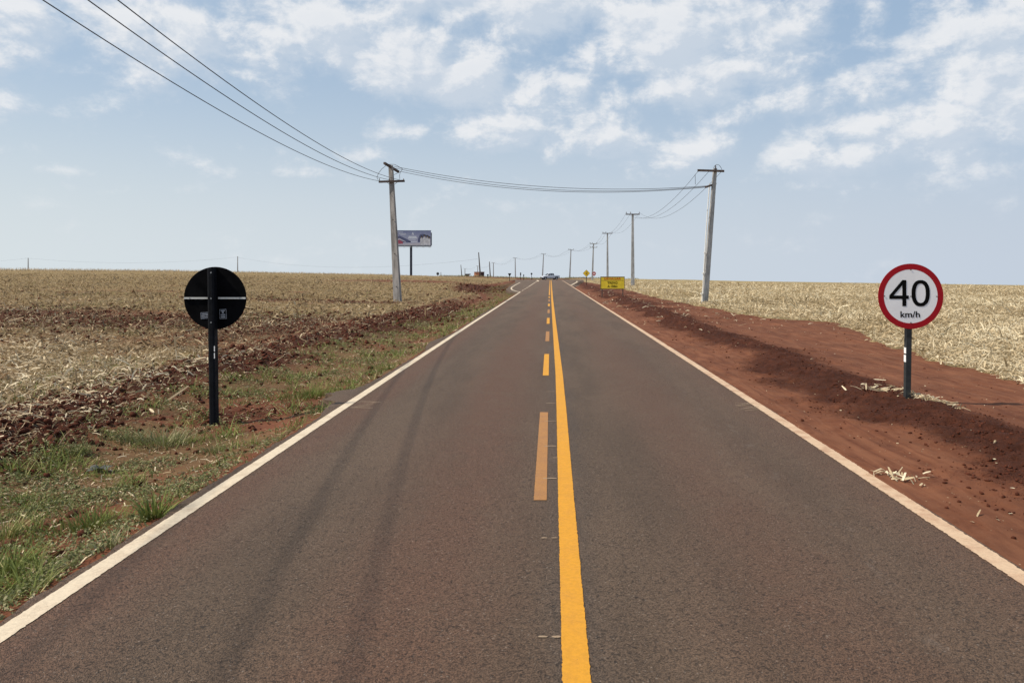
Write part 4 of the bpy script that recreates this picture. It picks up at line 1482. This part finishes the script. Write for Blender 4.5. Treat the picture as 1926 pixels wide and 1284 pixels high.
tops = []
far_pole(1190, 402.5, 1190, 97, 26, False, 'concrete pole with a three insulator crossarm, next one behind the near right pole', wb=.46)
far_pole(1142.5, 438.5, 1142.8, 140, 18.5, False, 'concrete pole rising behind the yellow board', wb=.42)
far_pole(1116.3, 458, 1114, 183, 13.5, True, 'concrete pole with two crossarms, beside the red no entry sign', wb=.46)
far_pole(1074, 469.5, 1071.5, 232, 10, False, 'leaning pole between the double crossarm pole and the pickup truck', wb=.48)
far_pole(1022.5, 477.5, 1020, 300, 8, False, 'slim pole rising just left of the pickup truck', wb=.55)
far_pole(969, 485, 969.5, 360, 7.5, False, 'slim pole behind the larger black triangle sign', wb=.6)
far_pole(928, 494, 928.3, 440, 6.5, False, 'small far pole between the two black triangle signs', wb=.7)
far_pole(898.5, 500, 898.7, 520, 5.5, False, 'pale far pole rising behind the orange building', wb=.75)
far_pole(874.5, 505, 874.5, 580, 5.5, False, 'tiny far pole above the dark low shed', wb=.8)
row_tops = list(tops)
# wires along the row, from the near right pole on
near = (at(1337, 323, RD), 24 * kr)
chain = [near] + row_tops
gw = 'wires strung along the row of poles on the right'
ords = ['left', 'middle', 'right']
spans = ['from the near right pole to the next pole', 'between the second and third poles', 'between the third and the double crossarm pole', 'from the double crossarm pole onward', 'reaching the slim pole by the pickup truck', 'left of the slim pole by the pickup truck', 'above the larger black triangle sign', 'above the orange building', 'left of the orange building']
for i in range(len(chain) - 1):
    (A_, wa), (B_, wb_) = chain[i], chain[i + 1]
    L = (B_ - A_).length
    for j, sx in enumerate((-.94, -.30, .94)):
        a = A_ + Vector((sx * wa, -.12, .15 if i else 0)); b_ = B_ + Vector((sx * wb_, -.12, .2))
        if i == 0: a = at((1312.5, 1333, 1357)[j], 323, RD - .3)
        wire(f'{ords[j]} wire of the span {spans[i]}', catenary(a, b_, (L * .026) if i else L * .030, 14), .011 if i < 2 else .014, gw)

# dark wooden poles on the left beyond the junction
tops = []
far_pole(900.2, 474.5, 903.5, 230, 0, False, 'tall dark leaning pole without a crossarm, in front of the orange building', wb=.44, mat=wood_post, arms=False, group='dark poles without crossarms')
far_pole(920.5, 492, 922.3, 260, 0, False, 'short dark leaning pole right of the orange building', wb=.40, mat=wood_post, arms=False, group='dark poles without crossarms')
far_pole(866.8, 498, 869, 260, 0, False, 'short thin leaning pole left of the orange building', wb=.32, mat=wood_post, arms=False, group='dark poles without crossarms')
far_pole(829.3, 512, 829.3, 300, 0, False, 'very short stake on the skyline right of the lone dark sign', wb=.3, mat=wood_post, arms=False, group='dark poles without crossarms')
tops = []
far_pole(447, 482, 447, 330, 0, False, 'thin lone pole on the skyline above the round black sign', wb=.42, mat=concrete_old, arms=False, group='thin poles across the left field')
far_pole(53, 485, 53, 330, 0, False, 'thin lone pole on the skyline at the far left', wb=.42, mat=concrete_old, arms=False, group='thin poles across the left field')
ga = 'long wires across the left field skyline'
for (a, b_, rowm, tm, lab) in (((447, 483.5), (53, 485.5), 494.5, .5, 'faint wire between the two thin skyline poles'),
                              ((899, 487), (447, 484), 496, .5, 'faint wire from the tall dark pole to the skyline pole above the black sign'),
                              ((53, 485.5), (-330, 492), 494, .5, 'faint wire leaving the photo left of the far left skyline pole')):
    A_, B_ = at(a[0], a[1], 330 if a[0] < 800 else 230), at(b_[0], b_[1], 330)
    L = (B_ - A_).length
    wire(lab, catenary(A_, B_, L * .025 * (1 if a[0] < 800 else .9), 24), .016, ga)

# ---------------------------------------------------------------- billboard
BBD = 195.0
kb = BBD / F
bb0 = at(772.5, 516, BBD)
zg = gz(bb0.x, BBD)
bb = empty('billboard', (bb0.x, BBD, zg), 'large blue advertising billboard on a dark steel column', 'billboard')
def BP(px, py): return ((px - VX) * kb - bb0.x, CH - (py - VY) * kb - zg)
x0, zt = BP(744.5, 434); x1, zb = BP(810.5, 462)
bw, bh = x1 - x0, zt - zb


def billboard_print():
    m = bpy.data.materials.new('billboard_print'); m.use_nodes = True
    h = NT(m.node_tree); b = h.n['Principled BSDF']
    b.inputs['Roughness'].default_value = .5
    x, y, z = h.sep(h.node('ShaderNodeTexCoord').outputs['Object'])
    P = h.node('ShaderNodeTexCoord').outputs['Object']
    n = h.noise(P, .7, 4, .6)
    v = h.mapr(z, zb, zt, 0, 1, 'LINEAR')
    c = h.mix(v, (.40, .40, .52), (.14, .165, .31))
    c = h.mix(h.m('MULTIPLY', h.mapr(n, .45, .7), .35), c, (.27, .32, .43))
    h.l.new(c, b.inputs['Base Color'])
    return m


MB().box(((x0 + x1) / 2, 0, (zt + zb) / 2), (bw, .25, bh)).build('panel', billboard_print(), bb)
frm = MB()
frm.box(((x0 + x1) / 2, .18, zb - .06), (bw, .7, .22)); frm.box((x1 + .10, .15, (zt + zb) / 2 - .25), (.16, .6, bh - .5)); frm.box(((x0 + x1) / 2, .2, zt + .05), (bw, .5, .10))
frm.build('frame', navy_steel, bb)
xcq, _ = BP(772.8, 0)
MB().box((xcq, .3, zb / 2 - .2), (3.9 * kb, .5, zb + .4)).build('column', navy_steel, bb)
cw = MB()
_, zc4 = BP(0, 465.5)
cw.beam((x0 + .1, -.9, zc4 + .06), (x1 + .3, -.9, zc4 + .15), .06)
cw.beam((x0 + .1, -.35, zc4 + .05), (x1, -.35, zc4 + .1), .05)
cw.build('catwalk', steel, bb)
for q in range(6):
    xx = x0 + bw * (q + .4) / 5.6
    fx = MB(); fx.beam((xx, -.9, zc4 + .1), (xx, -.3, zb), .05); fx.box((xx + .15, -1.0, zc4 + .05), (.5, .25, .12)); fx.build('lamp', steel, bb)
pale = simple('print_pale', (.66, .70, .78), .5, var=.2)
dkblue = simple('print_dark', (.07, .08, .17), .5)
roofp = simple('print_roof', (.42, .40, .46), .5)
redp = simple('print_red', (.30, .06, .10), .5)
skin = simple('print_skin', (.26, .19, .16), .5)
hair = simple('print_hair', (.03, .025, .02), .5)
clothp = simple('print_cloth', (.52, .52, .57), .5, var=.25, scale=2)
yq = -.130
def bpoly(pix, name, mat, lay=0):
    vs = [(BP(*p)[0], yq - .006 * lay, BP(*p)[1]) for p in pix]
    return mesh_obj(name, vs, [tuple(range(len(vs)))], mat, bb)
bpoly([(774.5, 442), (776.6, 436.5), (778.8, 442), (777.6, 442), (776.6, 439.2), (775.7, 442)][::-1], 'emblem', pale)
for (pc, pr0, w_, h_) in ((776.2, 445, 15, 1.6), (776.2, 447.8, 17, 1.6), (776, 450.8, 13, .6), (776.5, 454.6, 16, .9), (753, 436.6, 11, .6), (757, 439.4, 14, .8), (758, 442, 10, .6)):
    bpoly([(pc - w_ / 2, pr0 - h_ / 2), (pc + w_ / 2, pr0 - h_ / 2), (pc + w_ / 2, pr0 + h_ / 2), (pc - w_ / 2, pr0 + h_ / 2)][::-1], 'print_line', pale)
bpoly([(746.5, 446), (752, 443.5), (764, 449), (773, 454), (773, 456), (746.5, 456)][::-1], 'print_mountain', dkblue)
bpoly([(747, 450.5), (751, 448), (764, 454.5), (763, 455.6), (751, 450.6), (747, 452.6)][::-1], 'print_roof', roofp, 1)
bpoly([(747, 452.8), (751, 451), (758, 455), (758, 458.5), (747, 458.5)][::-1], 'print_house', redp, 1)
bpoly([(746.5, 459), (785, 457), (809.5, 458.5), (809.5, 461.5), (746.5, 461.5)][::-1], 'print_ground', roofp, 2)
bpoly([(786, 455.5), (786.5, 449), (790, 441), (796, 440), (800, 441.5), (808, 444), (809, 455.5)][::-1], 'print_shade', dkblue)
for (pc, top_, w_) in ((793, 443.5, 5), (798.5, 441.5, 5.5), (803.8, 442.5, 5), (807.8, 445, 3)):
    bpoly([(pc - w_ / 2, 461), (pc - w_ / 2, top_ + 6), (pc - w_ * .25, top_ + 4.2), (pc + w_ * .25, top_ + 4.2), (pc + w_ / 2, top_ + 6), (pc + w_ / 2, 461)], 'print_person', clothp, 3)
    bpoly([(pc - 1.2, top_ + 4), (pc - 1.2, top_ + 1.2), (pc + 1.2, top_ + 1.2), (pc + 1.2, top_ + 4)], 'print_face', skin, 4)
    bpoly([(pc - 1.7, top_ + 3.0), (pc - 1.5, top_ - .4), (pc + 1.5, top_ - .4), (pc + 1.7, top_ + 3.0), (pc + .8, top_ + 2.2), (pc - .8, top_ + 2.2)], 'print_hair', hair, 5)

# ---------------------------------------------------------------- buildings far off
bd_ = 245.0
kd = bd_ / F
o0 = at(900, 519, bd_)
ob = empty('orange_building', (o0.x, bd_, gz(o0.x, bd_)), 'small orange building with a dark brown end wall, behind the tall leaning pole', 'building')
zt_ = CH - (512 - VY) * kd - gz(o0.x, bd_)
orange = simple('orange_wall', (.80, .36, .18), .8, var=.25, scale=.8)
brown = simple('brown_wall', (.085, .045, .04), .85, var=.3)
MB().box((-2.6 * kd, 0, zt_ / 2 - .2), (9.5 * kd, 3.0, zt_ + .4)).build('wall', orange, ob)
MB().box((6.3 * kd - .05, .1, zt_ / 2 - .2), (8 * kd, 3.2, zt_ + .44)).build('end_wall', brown, ob)
MB().box((1.6 * kd, .05, zt_ + .10), (18 * kd, 3.5, .12)).build('roof', simple('roof_tin', (.22, .12, .09), .7), ob)
for wx in (-2.0,):
    MB().box((wx * kd, -1.52, zt_ * .68), (1.3 * kd, .06, .45)).build('window', simple('dark_glass', (.10, .06, .05), .3), ob)
o0 = at(878.5, 518, bd_)
sh = empty('shed', (o0.x, bd_, gz(o0.x, bd_)), 'low dark shed roof left of the orange building', 'shed')
zt_ = CH - (515.3 - VY) * kd - gz(o0.x, bd_)
MB().box((0, 0, zt_ / 2 - .2), (7 * kd, 3, zt_ + .1)).build('wall', simple('shed_wall', (.20, .19, .18), .8), sh)
MB().box((.3, 0, zt_ - .1), (8 * kd, 3.6, .34)).build('roof', simple('shed_roof', (.05, .055, .06), .7), sh)

# ---------------------------------------------------------------- pickup truck
def pickup():
    tp = at(1034, 525.4, 199)
    zr = float(zroad(199)) + .004
    root = empty('pickup_truck', (tp.x, 199, zr), 'silver pickup truck turning across the road at the junction', 'pickup truck', rz=R(180 + 24))
    paint = simple('silver_paint', (.62, .64, .70), .3, .2, var=.08, scale=1)
    glass = simple('truck_glass', (.02, .024, .03), .08, 0, spec=.8)
    tyre = simple('tyre', (.012, .012, .013), .85)
    rim = simple('rim', (.45, .46, .48), .35, .8)
    dark = simple('dark_trim', (.02, .02, .022), .6)
    # profile along x (front = +x), half widths
    def section(x, zlo, zhi, w, wt=None, r=.08):
        wt = wt if wt is not None else w
        return [(x, -w, zlo), (x, w, zlo), (x, w, zhi - r), (x, wt, zhi), (x, -wt, zhi), (x, -w, zhi - r)]
    body = [section(-2.55, .55, 1.08, .80, .78), section(-2.45, .42, 1.14, .88, .86), section(-1.0, .40, 1.16, .90, .87), section(-.9, .40, 1.16, .90, .85), section(.85, .38, 1.12, .90, .82),
            section(1.0, .38, 1.10, .90, .78), section(1.8, .38, 1.04, .89, .74), section(2.35, .40, .93, .84, .68), section(2.55, .46, .78, .74, .62)]
    MB().loft(body).build('body', paint, root, True, .03)
    cab = [[(-1.02, -.80, 1.13), (-1.02, .80, 1.13), (-.88, .68, 1.70), (-.88, -.68, 1.70)],
           [(-.55, -.82, 1.13), (-.55, .82, 1.13), (-.55, .69, 1.76), (-.55, -.69, 1.76)],
           [(.35, -.82, 1.13), (.35, .82, 1.13), (.30, .69, 1.76), (.30, -.69, 1.76)],
           [(1.15, -.80, 1.10), (1.15, .80, 1.10), (.42, .66, 1.70), (.42, -.66, 1.70)]]
    cb = MB().loft(cab).build('cab', paint, root, False, .03)
    # windscreen and side glass, just proud of the cab
    gl_ = MB(); gl_.add([(1.10, -.70, 1.16), (1.10, .70, 1.16), (.53, .60, 1.66), (.53, -.60, 1.66)], [(0, 1, 2, 3)])
    o = gl_.build('windscreen', glass, cb); o.location = (.03, 0, .02)
    for s in (-1, 1):
        for (xa, xb, xta, xtb) in ((.12, .92, .12, .46), (-.42, .02, -.42, .02), (-.90, -.52, -.82, -.52)):
            w0, w1 = .835 * s, .712 * s
            pts = [(xa, w0, 1.19), (xb, w0, 1.19), (xtb, w1, 1.66), (xta, w1, 1.66)]
            MB().add(pts, [(0, 1, 2, 3) if s < 0 else (3, 2, 1, 0)]).build('side_window', glass, cb)
        mr = MB().box((.95, .98 * s, 1.18), (.12, .16, .15)).build('mirror', dark, root)
        MB().box((2.47, .60 * s, .80), (.14, .26, .14)).build('headlight', simple('lamp_glass', (.8, .8, .8), .15), root)
        MB().box((-2.53, .76 * s, .95), (.10, .12, .30)).build('tail_light', simple('tail_red', (.35, .01, .01), .3), root)
        MB().box((1.62, .905 * s, .62), (.9, .02, .44)).build('wheel_arch', dark, root)
        MB().box((-1.62, .905 * s, .62), (.9, .02, .44)).build('wheel_arch', dark, root)
        MB().box((0.0, .90 * s, .40), (2.0, .08, .09)).build('sill', dark, root)
        for wx in (1.62, -1.62):
            wh = MB()
            n = 24; prof = [(.20, -.11), (.33, -.12), (.36, -.08), (.36, .08), (.33, .12), (.20, .11)]
            wh.loft([[(wx + math.cos(6.2832 * k / n) * rr, .82 * s + yy, .36 + math.sin(6.2832 * k / n) * rr) for k in range(n)] for rr, yy in prof])
            w_o = wh.build('wheel', tyre, root, False)
            rm = MB(); rm.loft([[(wx + math.cos(6.2832 * k / n) * rr, .82 * s + yy * s, .36 + math.sin(6.2832 * k / n) * rr) for k in range(n)] for rr, yy in ((.20, -.05), (.20, .125), (.06, .128))])
            rm.build('rim', rim, w_o)
    bedm = MB().box((-1.75, 0, 1.165), (1.35, 1.5, .02)); bedm.build('bed_opening', dark, root)
    MB().box((2.52, 0, .50), (.16, 1.6, .22)).build('front_bumper', dark, root)
    MB().box((2.50, 0, .72), (.14, .86, .14)).build('grille', dark, root)
    MB().box((-2.60, 0, .52), (.12, 1.6, .16)).build('rear_bumper', steel, root)
    MB().box((0, 0, .36), (4.4, 1.2, .14)).build('chassis', dark, root)
    return root


pickup()
